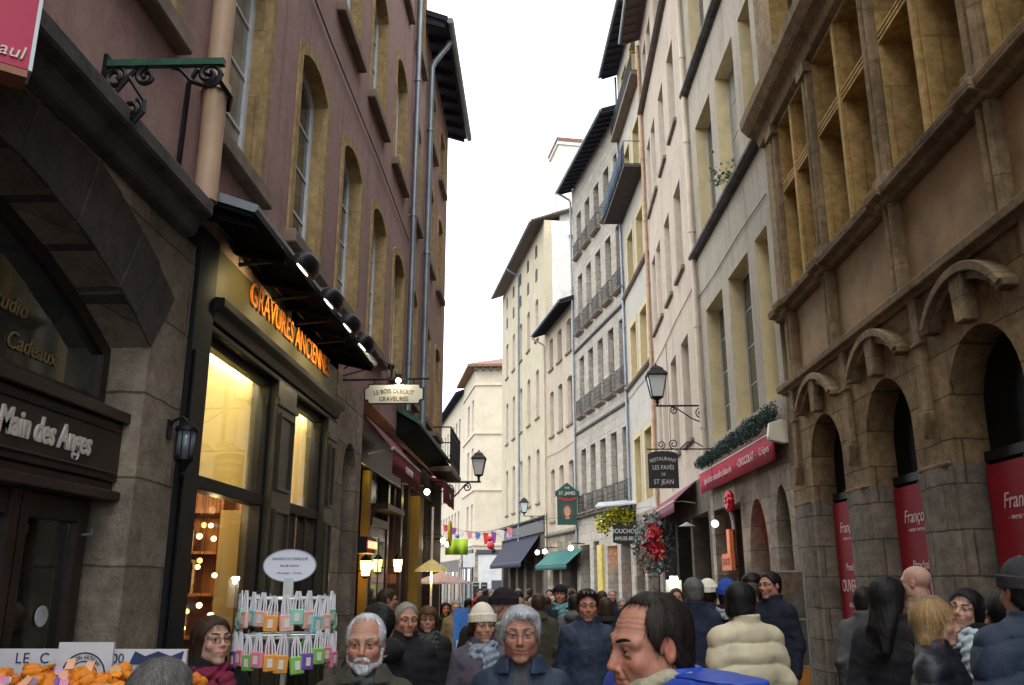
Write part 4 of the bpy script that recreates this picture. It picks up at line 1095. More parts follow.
point('pilaster_light', S3, (12.15, .1, 3.2), .5, (1, .75, .2), .04)
m = MB(); m.box(11.0, -.06, 2.10, 11.6, .28, 2.30); o = m.build('light_box', DWOOD, S3, bevel=.01)
text('BOUCHON', .125, emit('red_neon', (1, .06, .03), 7), S3, 'lettering', (11.3, -.075, 2.2), .004, sx=.9)
m = MB(); m.box(13.2, .0, 1.72, 13.75, .06, 1.86); m.build('menu_case', plain('menu_case', (.22, .06, .04), .5, nscale=30, var=.5), S3)
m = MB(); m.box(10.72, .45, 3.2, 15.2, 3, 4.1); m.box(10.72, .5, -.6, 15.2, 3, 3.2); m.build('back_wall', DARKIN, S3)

MAUVE = fabric('mauve_awning_cloth', (.17, .055, .075), .85); MAROON = fabric('maroon_valance_cloth', (.16, .012, .03), .8)
def awning(name, label, frame_loc, rz, x0, x1, zw, zf, off, cloth, bar, valance=.28, words=None, wmat=None, wsize=.13, vcloth=None, striped=None):
    t = thing(name, label, 'awning', frame_loc, rz)
    m = MB(); m.prismx([(-.02, zw), (-.02, zw-.015), (-off, zf-.015), (-off, zf)], x0, x1); m.build('canopy', cloth, t)
    m = MB(); m.tube([(x0, -off-.01, zf-.01), (x1, -off-.01, zf-.01)], .025, 8)
    for x in (x0+.25, x1-.25): m.tube([(x, -.02, zf-.05), (x, -off*.6, zf+.0), (x, -off, zf-.02)], .016, 6)
    m.build('frame', bar, t)
    if valance:
        m = MB(); n = max(6, int((x1-x0)/.18)); vs = []; fs = []
        for i in range(n+1):
            x = x0+(x1-x0)*i/n; b = -off-.02+.012*math.sin(i*1.3)
            vs += [(x, -off-.02, zf-.01), (x, b, zf-valance)]
        fs = [(2*i, 2*i+1, 2*i+3, 2*i+2) for i in range(n)]; m.add(vs, fs); v = m.build('valance', vcloth or cloth, t, smooth='all')
        s = v.modifiers.new('th', 'SOLIDIFY'); s.thickness = .006
        if words: text(words, wsize, wmat, t, 'lettering', ((x0+x1)/2, -off-.045, zf-valance*.55), .002)
    return t
awning('awning', 'mauve retractable awning with maroon valance beside the print shop', LW, LR, 10.8, 13.3, 3.78, 3.38, .36, MAUVE, CREAMP, .32, 'BOUCHON', LETW, .13, MAROON)
# far restaurant front under the house at the end
S4 = thing('restaurant_front', 'yellow lit cafe front at the end of the left row with parasol outside', 'shopfront', LW, LR)
m = MB(); m.box(15.25, .42, -.7, 19.6, .5, 3.95)
m.box(19.42, -.02, -.9, 19.6, .5, 3.95)
for x in (15.4, 16.2, 18.2, 19.25): m.box(x-.12, .2, -.7, x+.12, .44, 3.95)
m.box(15.25, .15, 3.4, 19.6, .44, 3.95); m.build('panelling', BWOOD, S4, bevel=.006)
m = MB(); m.box(16.6, .06, -.7, 17.1, .3, 3.3); m.build('lit_pilaster', YLIT, S4); point('pilaster_light', S4, (16.3, -.1, 3.2), .8, (1, .78, .22), .05)
m = MB(); m.box(17.25, .36, .3, 18.1, .42, 3.1); m.build('shop_window', plain('lit_display', (.5, .38, .2), .5, nscale=5, var=.8), S4); point('display_light', S4, (17.6, .1, 2.4), 6, (1, .8, .5), .05)
for x, z in ((15.6, 3.28), (18.4, 2.55), (19.2, 2.5)):
    o = MB().tube([(x, .2, z+.1), (x, -.15, z+.12), (x, -.2, z+.05)], .015, 6).build('spotlight', IRON, S4); MB().ball((x, -.2, z), .05, 8).build('spotlight_bulb', emit('spot_bulb', (1, .9, .65), 14), o, smooth='all')
YSIGN = plain('yellow_sign_panel', (.65, .48, .02), .5)
m = MB(); m.prism([(17.0+a, 2.62+b) for a, b in disc(.24)], -.5, -.46); m.build('round_sign', YSIGN, S4)
awning('awning', 'small maroon box awning beneath the iron balcony at the end of the left row', LW, LR, 17.2, 19.4, 3.75, 3.66, .3, MAROON, IRON, .42, 'BAR', LETW, .16, MAROON)
t = thing('canopy_roof', 'dark green lean to canopy with black boarded underside above the left restaurant', 'canopy', LW, LR)
m = MB(); m.prismx([(0, 4.30), (-.34, 4.10), (-.36, 4.12), (-.36, 4.16), (0, 4.38)], 13.2, 18.2); m.build('roof_sheet', GREENI, t)
m = MB(); m.prismx([(0, 3.92), (0, 4.28), (-.33, 4.08), (-.33, 4.04)], 13.25, 18.15); m.build('soffit', MATTBLK, t)
# house at the end of the left row
A2 = thing('townhouse', 'faded pink house ending the left row with dark deep eave and grey downpipe', 'house', LW, LR)
w2 = []
for z0, z1 in ((4.75, 6.6), (7.9, 9.6), (10.5, 11.75)):
    for c in (16.55, 18.3): w2.append((c-.42, c+.42, z0, z1, .12))
facade(A2, 'wall', 15.25, 19.55, 4.0, 12.5, [op(*a[:4], a[4]) for a in w2], .25, [PURPLE2, YSTONE])
mass(A2, 15.25, 19.55, 3.95, 12.5, PURPLE2); mass(A2, 15.25, 19.55, -.7, 3.95, PURPLE2, .5, 9)
for a in w2: window(A2, *a[:4], a[4], .25, GREYW, PANE, 2, 3, SILLST, YSTONE, .09)
eave(A2, 14.95, 19.75, 12.55, .46, EAVED, EAVED, gut=ZINC)
downpipe(A2, 15.55, 4.4, 12.4, ZINC, .06, over=.4)
o = railing(A2, 17.4, 19.5, 3.98, 4.75, -.42, IRON, 'balcony_railing'); MB().box(17.35, -.45, 3.86, 19.55, 0, 3.96).build('balcony_slab', SILLST, A2)
# ================================================================== RIGHT SIDE
PTS = [(4.3, 15.), (4.15, 21.6), (4.26, 31.4), (3.89, 37.2), (2.0, 46.2), (.46, 53.3), (-2.97, 69.7)]
def frame(i):
    A, B = PTS[i+1], PTS[i]; d = (B[0]-A[0], B[1]-A[1]); return (A[0], A[1], 0), math.atan2(d[1], d[0]), math.hypot(*d)
def two_tone(name, lo, hi, zc):
    """dressed stone, grey hard stone up to a course line, yellow soft stone above it, sooty patches"""
    m = stone(name, hi, .8, .46, .5, (.035, .026, .018), .8, var=.16); nt = m.node_tree
    b = nt.nodes['Principled BSDF']; src = b.inputs['Base Color'].links[0].from_socket
    tc = _n(nt, 'ShaderNodeTexCoord'); sx = _n(nt, 'ShaderNodeSeparateXYZ'); nt.links.new(tc.outputs['Object'], sx.inputs[0])
    gt = _n(nt, 'ShaderNodeMath', operation='LESS_THAN'); gt.inputs[1].default_value = zc; nt.links.new(sx.outputs['Z'], gt.inputs[0])
    k = tuple(l/h for l, h in zip(lo, hi)); mul = _mix(nt, 1.0, src, k, 'MULTIPLY')
    nt.links.new(_mix(nt, gt.outputs[0], src, mul), b.inputs['Base Color']); return m
REN = two_tone('renaissance_stone', (.225, .19, .145), (.31, .21, .105), 2.95)
RENU = stone('golden_stone', (.50, .33, .125), 1.2, 1.1, .85, (.07, .045, .022), .45, var=.1)
RENP = plain('ochre_panel', (.27, .175, .085), .9, nscale=1.6, var=.35, bump=.3, bscale=12)
RENM = stone('brown_moulding_stone', (.29, .205, .115), 1.1, .9, .85, (.03, .024, .018), .8, var=.15)
REDP = plain('crimson_poster', (.27, .003, .014), .75, bump=0, var=.06)
B1 = thing('stone_house', 'golden stone Renaissance house with round arches and mullioned windows', 'house', (4.3, 15, 0), R(-90))
XE = 19.0
ar = [(1.1+2.4*k, 2.55+2.4*k) for k in range(7)]
facade(B1, 'arcade_wall', 0, XE, -.6, 4.88, [op(a, b, -.55, 4.2, .72, 16) for a, b in ar], .36, [REN, REN], back=.9)
for k in range(-1, 7):      # engaged shafts with rounded faces on the piers
    xc = 3.02+2.4*k if k >= 0 else .55
    w = .36 if k >= 0 else .4; m = MB()
    pr = [(xc+w*math.sin(a), -.07*math.cos(a)) for a in np.linspace(-math.pi/2, math.pi/2, 11)]
    vs = [(x, y, z) for z in (-.5, 2.93) for x, y in pr]; n = len(pr)
    m.add(vs, [(i, i+1, n+i+1, n+i) for i in range(n-1)]+[list(range(n)), list(range(n, 2*n))])
    m.build('pier_shaft', REN, B1, smooth=True)
for k in range(-1, 7):
    xc = 3.02+2.4*k if k >= 0 else .5; m = MB()
    m.prism([(xc-.34, 2.93), (xc+.34, 2.93), (xc+.36, 2.95), (xc+.36, 2.98), (xc-.36, 2.98), (xc-.36, 2.95)], -.06, .02)
    m.prism([(xc-.1, 3.45), (xc, 3.25), (xc+.1, 3.45), (xc+.13, 3.55), (xc-.13, 3.55)], -.10, .02)
    m.box(xc-.10, -.06, 3.55, xc+.10, .02, 4.86)
    m.box(xc-.12, -.08, 4.3, xc+.12, .02, 4.35)
    m.build('upper_shaft', RENM, B1, bevel=.012)
for k in range(0, 6):
    xc = 1.83+2.4*k; m = MB()
    q = op(xc-.86, xc+.86, 4.2, 4.82, .42, 14)[2:]; q2 = op(xc-.78, xc+.78, 4.2, 4.72, .36, 14)[2:]; q3 = op(xc-.70, xc+.70, 4.2, 4.64, .32, 14)[2:]
    m.ring(q, q2, -.17, .02); m.ring(q2, q3, -.11, .02)
    for s in (-1, 1): m.box(xc+s*.82-.06, -.14, 4.33, xc+s*.82+.06, .02, 4.41)
    h = m.build('hood_mould', RENM, B1, bevel=.01)
    m = MB(); m.prism([(xc-.1, 4.24), (xc+.1, 4.24), (xc+.15, 4.75), (xc-.15, 4.75)], -.14, .02); m.build('keystone', RENM, h, bevel=.015)
m = MB(); m.prismx([(.02, 4.85), (-.05, 4.85), (-.08, 4.88), (-.15, 4.9), (-.16, 4.99), (-.08, 5.02), (.02, 5.05)], 0, XE); m.build('lower_ledge', RENM, B1, bevel=.008)
xp = [.68, 2.66, 5.08, 7.42, 9.75, 12.15, 14.55, 16.95]
facade(B1, 'panel_wall', 0, XE, 4.9, 6.3, [], .1, [RENP, RENP], y=.06)
def double_shaft(m, x, z0, z1, w=.4, d=.11):
    m.box(x-w/2, -d*.4, z0, x+w/2, .08, z1)
    for s in (-1, 1):
        xc = x+s*w*.27; r = w*.17
        pr = [(xc+r*math.sin(a), -d*.4-r*.8*math.cos(a)) for a in np.linspace(-math.pi/2, math.pi/2, 7)]
        n = len(pr); m.add([(px, py, z) for z in (z0, z1) for px, py in pr], [(i, i+1, n+i+1, n+i) for i in range(n-1)])
each(xp, lambda m, x: double_shaft(m, x, 5.04, 6.17, .28, .08), 'panel_pilaster', RENM, B1)
m = MB(); prof = [(.05, 6.16), (-.06, 6.17), (-.09, 6.22), (-.19, 6.24), (-.21, 6.34), (-.10, 6.38), (.05, 6.41)]
m.prismx(prof, 0, XE)
for x in xp: m.prismx([(y-.05 if y < 0 else y+.004, z+(.004 if z > 6.3 else -.004)) for y, z in prof], x-.2, x+.2)
m.build('sill_ledge', RENM, B1, bevel=.01)
uo = [(xp[i]+.21, xp[i+1]-.21) for i in range(len(xp)-1)]
facade(B1, 'upper_wall', 0, XE, 6.3, 9.9, [op(a, b, 6.42, 9.55) for a, b in uo], .6, [RENM, RENU], back=.9)
def _wp(m, x): double_shaft(m, x, 6.41, 9.6, .32, .10); m.box(x-.19, -.11, 6.4, x+.19, .02, 6.56); m.box(x-.2, -.13, 9.45, x+.2, .02, 9.62)
each(xp, _wp, 'window_pilaster', RENM, B1)
for a, b in uo:
    m = MB(); xm = (a+b)/2
    m.box(xm-.085, .03, 6.42, xm+.085, .5, 9.55); m.prism([(xm-.05, 6.42), (xm+.05, 6.42), (xm+.05, 9.55), (xm-.05, 9.55)], -.02, .03)
    for z in (8.3, 8.37, 8.44): m.box(a, .0, z-.022, b, .06, z+.022)
    m.box(a, .06, 8.29, b, .48, 8.45)
    o = m.build('window', RENU, B1, bevel=.006); m = MB(); m.box(a, .54, 6.42, b, .555, 9.55); m.build('pane', PANE, o)
    m = MB()
    for x in (a+.04, xm-.12, xm+.12, b-.04): m.box(x-.025, .5, 6.42, x+.025, .54, 9.55)
    m.build('casement', BROWNW, o)
m = MB(); m.prismx([(.05, 9.62), (-.1, 9.64), (-.14, 9.8), (-.3, 9.86), (-.42, 10.0), (-.44, 10.16), (.05, 10.24)], -.05, XE)
m.build('upper_cornice', RENM, B1, bevel=.012)
ww = [(1.0+2.4*k, 2.3+2.4*k) for k in range(7)]
facade(B1, 'top_wall', 0, XE, 9.9, 14.2, [op(a, b, 10.4, 13.2) for a, b in ww], .5, [RENM, RENU], back=.9)
for a, b in ww: window(B1, a, b, 10.4, 13.2, 0, .4, BROWNW, PANE, 2, 2)
mass(B1, 0, XE, 5.0, 14.2, RENM, .9, 9); eave(B1, -.1, XE, 14.2, .8, TILE, EAVEB)
for k, (a, b) in enumerate(ar):    # shop glazing inside the arches
    m = MB()
    for x in (a+.03, (a+b)/2, b-.03): m.box(x-.035, .3, -.55, x+.035, .4, 3.0)
    m.box(a-.02, .28, 2.95, b+.02, .4, 3.05); o = m.build('shop_window', DWOOD, B1)
    m = MB(); m.box(a-.02, .355, 3.05, b+.02, .365, 4.22); m.box(a-.02, .355, -.5, b+.02, .365, 2.95); m.build('pane', PANEB, o)
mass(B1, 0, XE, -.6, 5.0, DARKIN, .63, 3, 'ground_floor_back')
LETR = plain('white_poster_ink', (.75, .55, .55), .6, bump=0)
for k, words in enumerate(('François', 'François', 'François', 'François')):
    a, b = ar[k]
    t = thing('poster', ('crimson shop poster in the farthest round arch', 'crimson shop poster in the middle round arch', 'large crimson shop poster in the arch at the right edge', 'crimson shop poster in an arch past the right edge')[k], 'poster', (4.3, 15, 0), R(-90))
    m = MB(); m.box(a+.08, .24, .3, b-.06, .26, 2.9); m.build('sheet', REDP, t)
    text(words, .22, LETR, t, 'lettering', ((a+b)/2-.05, .236, 2.52), .002, shear=.3, sx=.95); text('— MAITRE TRAITEUR —', .055, LETR, t, 'lettering', ((a+b)/2-.05, .236, 2.36), .002)
    text('Prochaine', .15, LETR, t, 'lettering', ((a+b)/2+.02, .236, 1.95), .002); text('OUVERTURE', .25, LETR, t, 'lettering', ((a+b)/2+.02, .236, 1.68), .002, sx=.78); text('de la boutique', .1, LETR, t, 'lettering', ((a+b)/2, .236, 1.42), .002)

# ---- generic town house fronts
def rows(cols, levels): return [(a, b, z0, z1) for z0, z1 in levels for a, b in cols]
def house(i, label, wallm, revm, cols, levels, H, over, eavem, soffm, frames, sill=None, surr=None, rise=0, depth=.3, z0=4.3, curt=(), courses=(), coursem=None, gut=ZINC, bars=3, sw=.12, roofp=.38, x0=0, sidem=None, raft=True, ground=True):
    loc, rz, L = frame(i); b = thing('townhouse', label, 'house', loc, rz)
    ws = rows(cols, levels)
    facade(b, 'wall', x0, L, z0, H, [op(a, c, d, e, rise) for a, c, d, e in ws], depth, [wallm, revm])
    mass(b, x0, L, z0, H, sidem or wallm, .5, 9)
    if ground: mass(b, x0, L, -1.6, z0, sidem or wallm, 3.0, 9, 'ground_side_wall')
    for k, (a, c, d, e) in enumerate(ws):
        window(b, a, c, d, e, rise, depth, frames, PANEC if k in curt else PANE, 2, bars, sill, surr, sw)
    if over: eave(b, x0-.1, L+.1, H, over, eavem, soffm, gut=gut, pitch=roofp, rafters=raft)
    for z, p in courses:
        MB().prismx([(.02, z), (-p*.6, z), (-p, z+.05), (-p, z+.13), (.02, z+.17)], x0, L).build('string_course', coursem or SILLST, b, bevel=.008)
    return b, L
GREYR = stucco('grey_render', (.385, .34, .27), (.12, .10, .08), .6, (.30, .265, .205), .8); CREAMST = plain('cream_window_stone', (.60, .50, .29), .85, nscale=3, var=.15, bump=.2)
B2, L2 = house(0, 'grey rendered house with broad cream window openings above the tea room', GREYR, CREAMST, [(.85, 2.6), (3.2, 4.9), (5.45, 6.3)], [(4.95, 8.2), (9.98, 13.2), (14.72, 17.6)], 19, .8, TILE, EAVEB, GREYW, None, None, 0, .36, 4.3, (2, 4), ((9.80, .2), (14.55, .2)), SOOT, bars=3)
downpipe(B2, .12, 4.6, 18.6, CREAMP, .07)
facade(B2, 'ground_wall', 0, L2, -.7, 4.3, [opg(3.55, 4.85, -.6, 3.3, .9), opg(5.45, 6.3, -.6, 3.4, .7), op(.35, 2.95, -.6, 3.35)], .5, [GREYST, GREYST])
mass(B2, 0, L2, -.7, 4.3, DARKIN, .9, 3, 'ground_floor_back')
m = MB(); m.box(3.6, .55, -.5, 4.8, .6, 2.3); m.box(.4, .5, -.5, 2.9, .56, .8)
for x in (.5, 1.25, 2.0, 2.8): m.box(x-.05, .45, -.5, x+.05, .55, 3.3)
m.build('shop_joinery', plain('brown_joinery', (.11, .045, .018), .5, nscale=5, var=.3), B2)
m = MB(); m.box(.4, .52, .8, 2.9, .53, 3.3); m.build('shop_pane', PANEB, B2)
m = MB(); m.box(3.7, .5, 2.45, 4.75, .54, 3.1); m.build('fanlight', emit('red_lit_fanlight', (.5, .01, .02), .35), B2)
fl, frz, _ = frame(0)
TEAR = fabric('crimson_awning_cloth', (.36, .012, .035), .8)
t = awning('awning', 'crimson tea room awning with white lettering and cream end cassette', fl, frz, .0, 6.42, 4.42, 4.27, .2, TEAR, CREAMP, .5, None)
LETP = plain('pink_white_lettering', (.62, .40, .40), .7, bump=0)
text('Spécialités artisanales pâtisserie', .21, LETP, t, 'lettering', (2.0, -.245, 4.0), .002, sx=1.02, bold=.001); text('· CHOCOLAT ·', .22, LETP, t, 'lettering', (4.55, -.245, 4.01), .002, sx=1.0, bold=.004); text('Crêpes', .2, LETP, t, 'lettering', (5.85, -.245, 4.02), .002, sx=1.15)
m = MB(); m.prismx([(0, 4.05), (-.08, 4.04), (-.32, 4.1), (-.34, 4.16), (-.3, 4.4), (-.1, 4.46), (0, 4.42)], 6.42, 6.56); m.build('end_cassette', plain('cream_plastic', (.62, .57, .44), .45, bump=0, var=.05), t, bevel=.01)
GARL = [plain('fir_green', (.02, .055, .045), .7, nscale=20), plain('fir_blue_green', (.035, .085, .08), .7, nscale=20), plain('fir_dark', (.01, .028, .022), .7)]
def gdens(r):
    x = r.uniform(-.1, 6.5); k = .5+.5*math.sin(x*2.2+1)*math.sin(x*.9); a = r.uniform(0, 6.28); q = math.sqrt(r.uniform(0, 1))
    h = (.09+.06*k+.07*(x/6.5)); return (x, -.2+q*.13*math.cos(a), 4.50+.03*x*.5+q*h*math.sin(a))
mb = leaves(6500, None, .07, 3, 3, gdens, .14); o = mb.build('garland', GARL, None); o.location = fl; o.rotation_euler = (0, 0, frz); tag(o, 'thick fir garland lying along the top of the crimson awning', 'garland')
mb = MB()
for i in range(60):
    x = random.uniform(0, 6.4); z = 4.5+random.uniform(0, .3); mb.ball((x, -.33+random.uniform(0, .08), z), .012, 4)
PINKR = stucco('pink_beige_render', (.49, .41, .325), (.18, .145, .115), .6, (.395, .325, .255), .75); PALEJ = plain('pale_jamb_stone', (.62, .52, .42), .85, nscale=3, var=.12)
B3, L3 = house(1, 'pinkish beige house with paired plain windows beside a cream downpipe', PINKR, PALEJ, [(.75, 1.75), (2.1, 3.2), (4.3, 5.5), (6.6, 7.9)], [(5.45, 8.4), (10.4, 13.1), (15.05, 17.8), (20.1, 22.0)], 23.2, .75, TILE, EAVEB, GREYW, SILLST, None, 0, .34, 4.3, (1, 5), ((19.65, .22),), EAVEB, bars=3)
downpipe(B3, .08, 3.9, 22.8, plain('brown_pipe', (.40, .25, .16), .6), .07)
facade(B3, 'ground_wall', 0, L3, -.9, 4.3, [op(.6, 3.6, -.8, 3.5), op(4.1, 6.6, -.8, 3.4), op(7.0, 9.5, -.8, 3.4)], .5, [ARCHST, ARCHST]); mass(B3, 0, L3, -.9, 4.3, DARKIN, .8, 3, 'ground_floor_back')
m = MB()
for a, b in ((.6, 3.6), (4.1, 6.6), (7.0, 9.5)):
    for x in np.linspace(a+.06, b-.06, 4): m.box(x-.05, .4, -.8, x+.05, .5, 3.45)
    m.box(a, .4, -.8, b, .5, .4); m.box(a, .4, 2.6, b, .5, 2.7)
m.build('shop_joinery', DWOOD, B3); m = MB()
for a, b in ((.6, 3.6), (4.1, 6.6), (7.0, 9.5)): m.box(a, .45, .4, b, .46, 3.4)
m.build('shop_pane', PANEB, B3)
fl3, frz3, _ = frame(1)
awning('awning', 'dull mauve awning above red flowers on the right', fl3, frz3, .5, 8.0, 4.3, 3.78, .6, MAUVE, CREAMP, .3, None, vcloth=MAUVE)
YEL = plain('ochre_window_stone', (.50, .40, .21), .85, nscale=3, var=.15); GREY4 = stucco('pale_grey_render', (.46, .43, .37), (.2, .17, .15), .4, (.38, .35, .30), .3)
B4, L4 = house(2, 'narrow grey house with ochre window frames and balcony hung with blue cloth', GREY4, YEL, [(1.2, 2.6), (3.5, 4.95)], [(4.7, 7.3), (9.75, 12.1), (13.95, 16.2), (17.6, 20.2), (21.95, 24.2)], 25.2, .8, EAVED, EAVED, WHITEW, None, YEL, 0, .3, 4.3, (0, 2, 3, 5), ((9.58, .16), (13.75, .16)), SILLST, bars=3, sw=.2)
m = MB().box(-.05, -.82, 17.46, 5.75, 0, 17.56); m.build('balcony_slab', plain('dark_balcony_stone', (.06, .05, .045), .9), B4); railing(B4, 0, 5.7, 17.56, 18.6, -.8, IRON, 'balcony_railing');  # slab in one even dark brown
m = MB().box(-.05, -.4, 21.6, 5.75, 0, 21.75); m.build('balcony_slab', SILLST, B4); railing(B4, 0, 5.7, 21.75, 22.6, -.36, IRON, 'balcony_railing')
m = MB(); n = 40; vs = []
for i in range(n+1):
    x = .0+5.2*i/n; y = -.84-.02*math.sin(i*1.7); vs += [(x, y, 18.55-.05*abs(math.sin(i*.4))), (x, y-.02*math.sin(i*2.1), 17.62+.06*math.sin(i*.9))]
m.add(vs, [(2*i, 2*i+1, 2*i+3, 2*i+2) for i in range(n)]); o = m.build('balcony_cloth', fabric('blue_cloth', (.035, .055, .08)), B4, smooth='all'); o.modifiers.new('t', 'SOLIDIFY').thickness = .01
downpipe(B4, .05, 3.9, 25, ZINC, .06)
facade(B4, 'ground_wall', 0, L4, -1, 4.3, [op(.5, 2.4, -.9, 3.3), op(3, 5.3, -.9, 3.3)], .4, [GREYST, GREYST]); mass(B4, 0, L4, -1, 4.3, DARKIN, .5, 3, 'ground_floor_back')
ASH = stone('pale_ashlar', (.44, .40, .335), .9, .4, .75, (.16, .14, .12), .35, var=.1)
c5 = [(.95+1.8*k, 1.9+1.8*k) for k in range(5)]
B5, L5 = house(3, 'pale ashlar house with rows of narrow windows behind black iron railings', ASH, ASH, c5, [(5.0, 8.2), (9.95, 13.1), (14.5, 17.7), (18.85, 21.35)], 23.3, .85, EAVED, EAVED, BROWNW, SILLST, None, 0, .32, 4.9, (3, 7, 11), ((4.72, .22), (9.1, .1), (13.6, .1)), SOOT, bars=3)
for z in (4.98, 9.92, 14.47, 18.82):
    for a, b in c5:
        o = railing(B5, a-.12, b+.12, z, z+.85 if z < 18 else z+.75, -.2, IRON, 'window_railing')
        MB().prismx([(0, z-.14), (-.12, z-.12), (-.24, z-.05), (-.24, z), (0, z)], a-.2, b+.2).build('railing_ledge', SILLST, o, bevel=.01)
downpipe(B5, .0, 3.5, 23.2, ZINC, .06, over=.8)
facade(B5, 'ground_wall', 0, L5, -1.2, 4.9, [op(.3, 2.2, -1.1, 3.4), op(2.9, 3.9, -1.1, 3.5), op(5.3, 6.9, -1.1, 3.2), op(7.4, 8.8, -1.1, 3.2)], .5, [ASH, ASH]); mass(B5, 0, L5, -1.2, 4.9, DARKIN, .8, 3, 'ground_floor_back')
m = MB(); m.box(3.95, -.12, -1, 4.75, .0, 3.3); m.build('yellow_post', plain('mustard_paint', (.5, .38, .08), .7, nscale=3, var=.25), B5)
m = MB(); m.box(7.7, .55, -1, 8.3, .6, 2.2); m.build('red_door', plain('red_door_paint', (.5, .03, .02), .5), B5)
m = MB(); m.box(5.4, .5, 2.3, 6.8, .55, 3.1); m.build('lit_transom', emit('orange_lit_glass', (.9, .35, .1), .7), B5)
BEI = stucco('beige_render', (.50, .42, .32), (.22, .18, .14), .55, (.42, .35, .26), .7)
c6 = [(1.1, 2.1), (3.25, 4.3), (5.45, 6.55)]
B6, L6 = house(4, 'low beige house with arched windows and dark boarded eave above the pub sign', BEI, PALEJ, c6, [(5.0, 8.0), (10.0, 12.7), (14.1, 16.0)], 16.75, .85, EAVED, EAVED, BROWNW, SILLST, None, .12, .3, 4.4, (), ((4.1, .2),), SOOT, bars=3)
downpipe(B6, -.02, 3.5, 16.5, CREAMP, .055, over=.8)
facade(B6, 'ground_wall', 0, L6, -1.3, 4.4, [op(1.4, 3.0, -1.2, 2.9), op(3.5, 6.9, -1.2, 3.2)], .5, [GREYST, GREYST]); mass(B6, 0, L6, -1.3, 4.4, DARKIN, .8, 3, 'ground_floor_back')
OCH = stucco('ochre_cream_render', (.52, .46, .33), (.26, .22, .16), .45, (.45, .40, .28), .45); 
WHT = stucco('white_gable_render', (.72, .69, .63), (.4, .37, .33), .3, None, .25)
c7 = [(1.95+2.93*k, 2.95+2.93*k) for k in range(5)]
B7, L7 = house(5, 'tall ochre cream house with arched windows, white gable and grey eave', OCH, PALEJ, c7, [(6.4, 9.8), (11.85, 15.05), (17.1, 19.9)], 24.6, .9, EAVEB, EAVEB, GREYW, SILLST, None, .2, .3, 5.4, (2, 7, 11), ((5.35, .18),), SOOT, bars=3, sidem=WHT, gut=ZINC, raft=False)
for k in range(5):
    for z in (22.9, 21.2): m = MB(); m.prism(op(c7[k][0]+.2, c7[k][1]-.2, z, z+.9, .28), -.03, .02); m.build('attic_window', PANEB, B7)
downpipe(B7, 7.8, 4, 24.3, ZINC, .07, over=.85)
m = MB(); m.box(L7-3.2, 1.2, 24.5, L7-.6, 4.2, 30.5); m.box(L7-3.3, 1.1, 30.5, L7-.5, 4.3, 30.75); o = m.build('chimney_stack', WHT, B7)
m = MB(); m.box(L7-3.35, 1.05, 30.75, L7-.45, 4.35, 31.0); m.build('chimney_cap', TILE, o)
m = MB()
for z, y in ((23.6, 2.0), (21.2, 2.3), (20.0, 2.2), (18.0, 2.3)): m.prismx([(y-.35, z), (y+.35, z), (y+.25, z-.16), (y-.25, z-.16)], L7, L7+.25)
m.build('gable_corbels', SILLST, B7)
facade(B7, 'ground_wall', 0, L7, -1.6, 5.4, [op(.8+3.1*k, 3.2+3.1*k, -1.5, 3.2) for k in range(5)], .4, [ARCHST, ARCHST]); mass(B7, 0, L7, -1.6, 5.4, DARKIN, .5, 3, 'ground_floor_back')
fl7, frz7, _ = frame(5)
m = MB(); m.box(.3, -.15, 4.5, L7-.3, 0, 5.2); m.build('shop_fascia', DWOOD, B7); text('BRASSERIE', .5, LETW, B7, 'lettering', (4.5, -.17, 4.85), .01)
m = MB()
for k in range(5):
    for x in (1.3, 2.0, 2.7): m.box(.8+3.1*k+x-.9, .3, -1.4, .8+3.1*k+x-.35, .34, 2.6)
m.build('shop_panes', plain('lit_shop_window', (.10, .06, .04), .2, nscale=1.2, var=.8), B7)
NAVY = fabric('navy_awning_cloth', (.022, .024, .045)); TEAL = fabric('teal_awning_cloth', (.016, .11, .10))
awning('awning', 'long dark navy awning sloping out from the brasserie', fl7, frz7, 2.0, 14.6, 4.4, 2.75, 1.2, NAVY, IRON, .3)
fl6, frz6, _ = frame(4)
t = awning('awning', 'teal green awning with small globe lamps beneath the pub sign', fl6, frz6, .8, 8.3, 3.25, 2.5, .9, TEAL, IRON, .28)
GLOBE = emit('white_globe', (1, .9, .72), 8)
m = MB()
for x in (.6, 2.6, 8.6): m.tube([(x, -.02, 3.45), (x, -.7, 3.5), (x, -.75, 3.35)], .03, 6)
m.build('lamp_arms', IRON, t)
for x in (.6, 2.6, 8.6): MB().ball((x, -.75, 3.25), .13, 8).build('globe_lamp', GLOBE, t, smooth='all')
# ---- end of the street
END = stucco('pale_limestone_render', (.62, .55, .43), (.3, .25, .18), .35, (.55, .48, .37), .25)
b8 = thing('corner_house', 'pale limestone corner house closing the far end of the street', 'house', (-5.9, 80, 0), 0)
facade(b8, 'wall', 0, 7, -2, 21, [], .3, [END, END])
mass(b8, 0, 7, -2, 21, END, .5, 9)
lrz = math.atan2(-8.9, 1.87)   # left flank recedes around the bend
b8l = Matrix.Translation((-1.87, 8.9, 0)) @ Matrix.Rotation(lrz, 4, 'Z')
def sub(o): o.matrix_local = b8l @ o.matrix_local; return o
wl = [(3.4, 4.9, 15.2, 18.2), (3.4, 4.9, 10.2, 13.6), (3.4, 4.9, 5.6, 8.4), (6.6, 7.9, 15.2, 18.2), (6.6, 7.9, 10.2, 13.6), (6.6, 7.9, 5.6, 8.4)]
sub(facade(b8, 'flank_wall', 0, 9.09, -2, 21, [op(*w) for w in wl], .3, [END, PALEJ]))
for w in wl: sub(window(b8, *w, 0, .3, GREYW, PANE, 2, 3, None, PALEJ, .25))
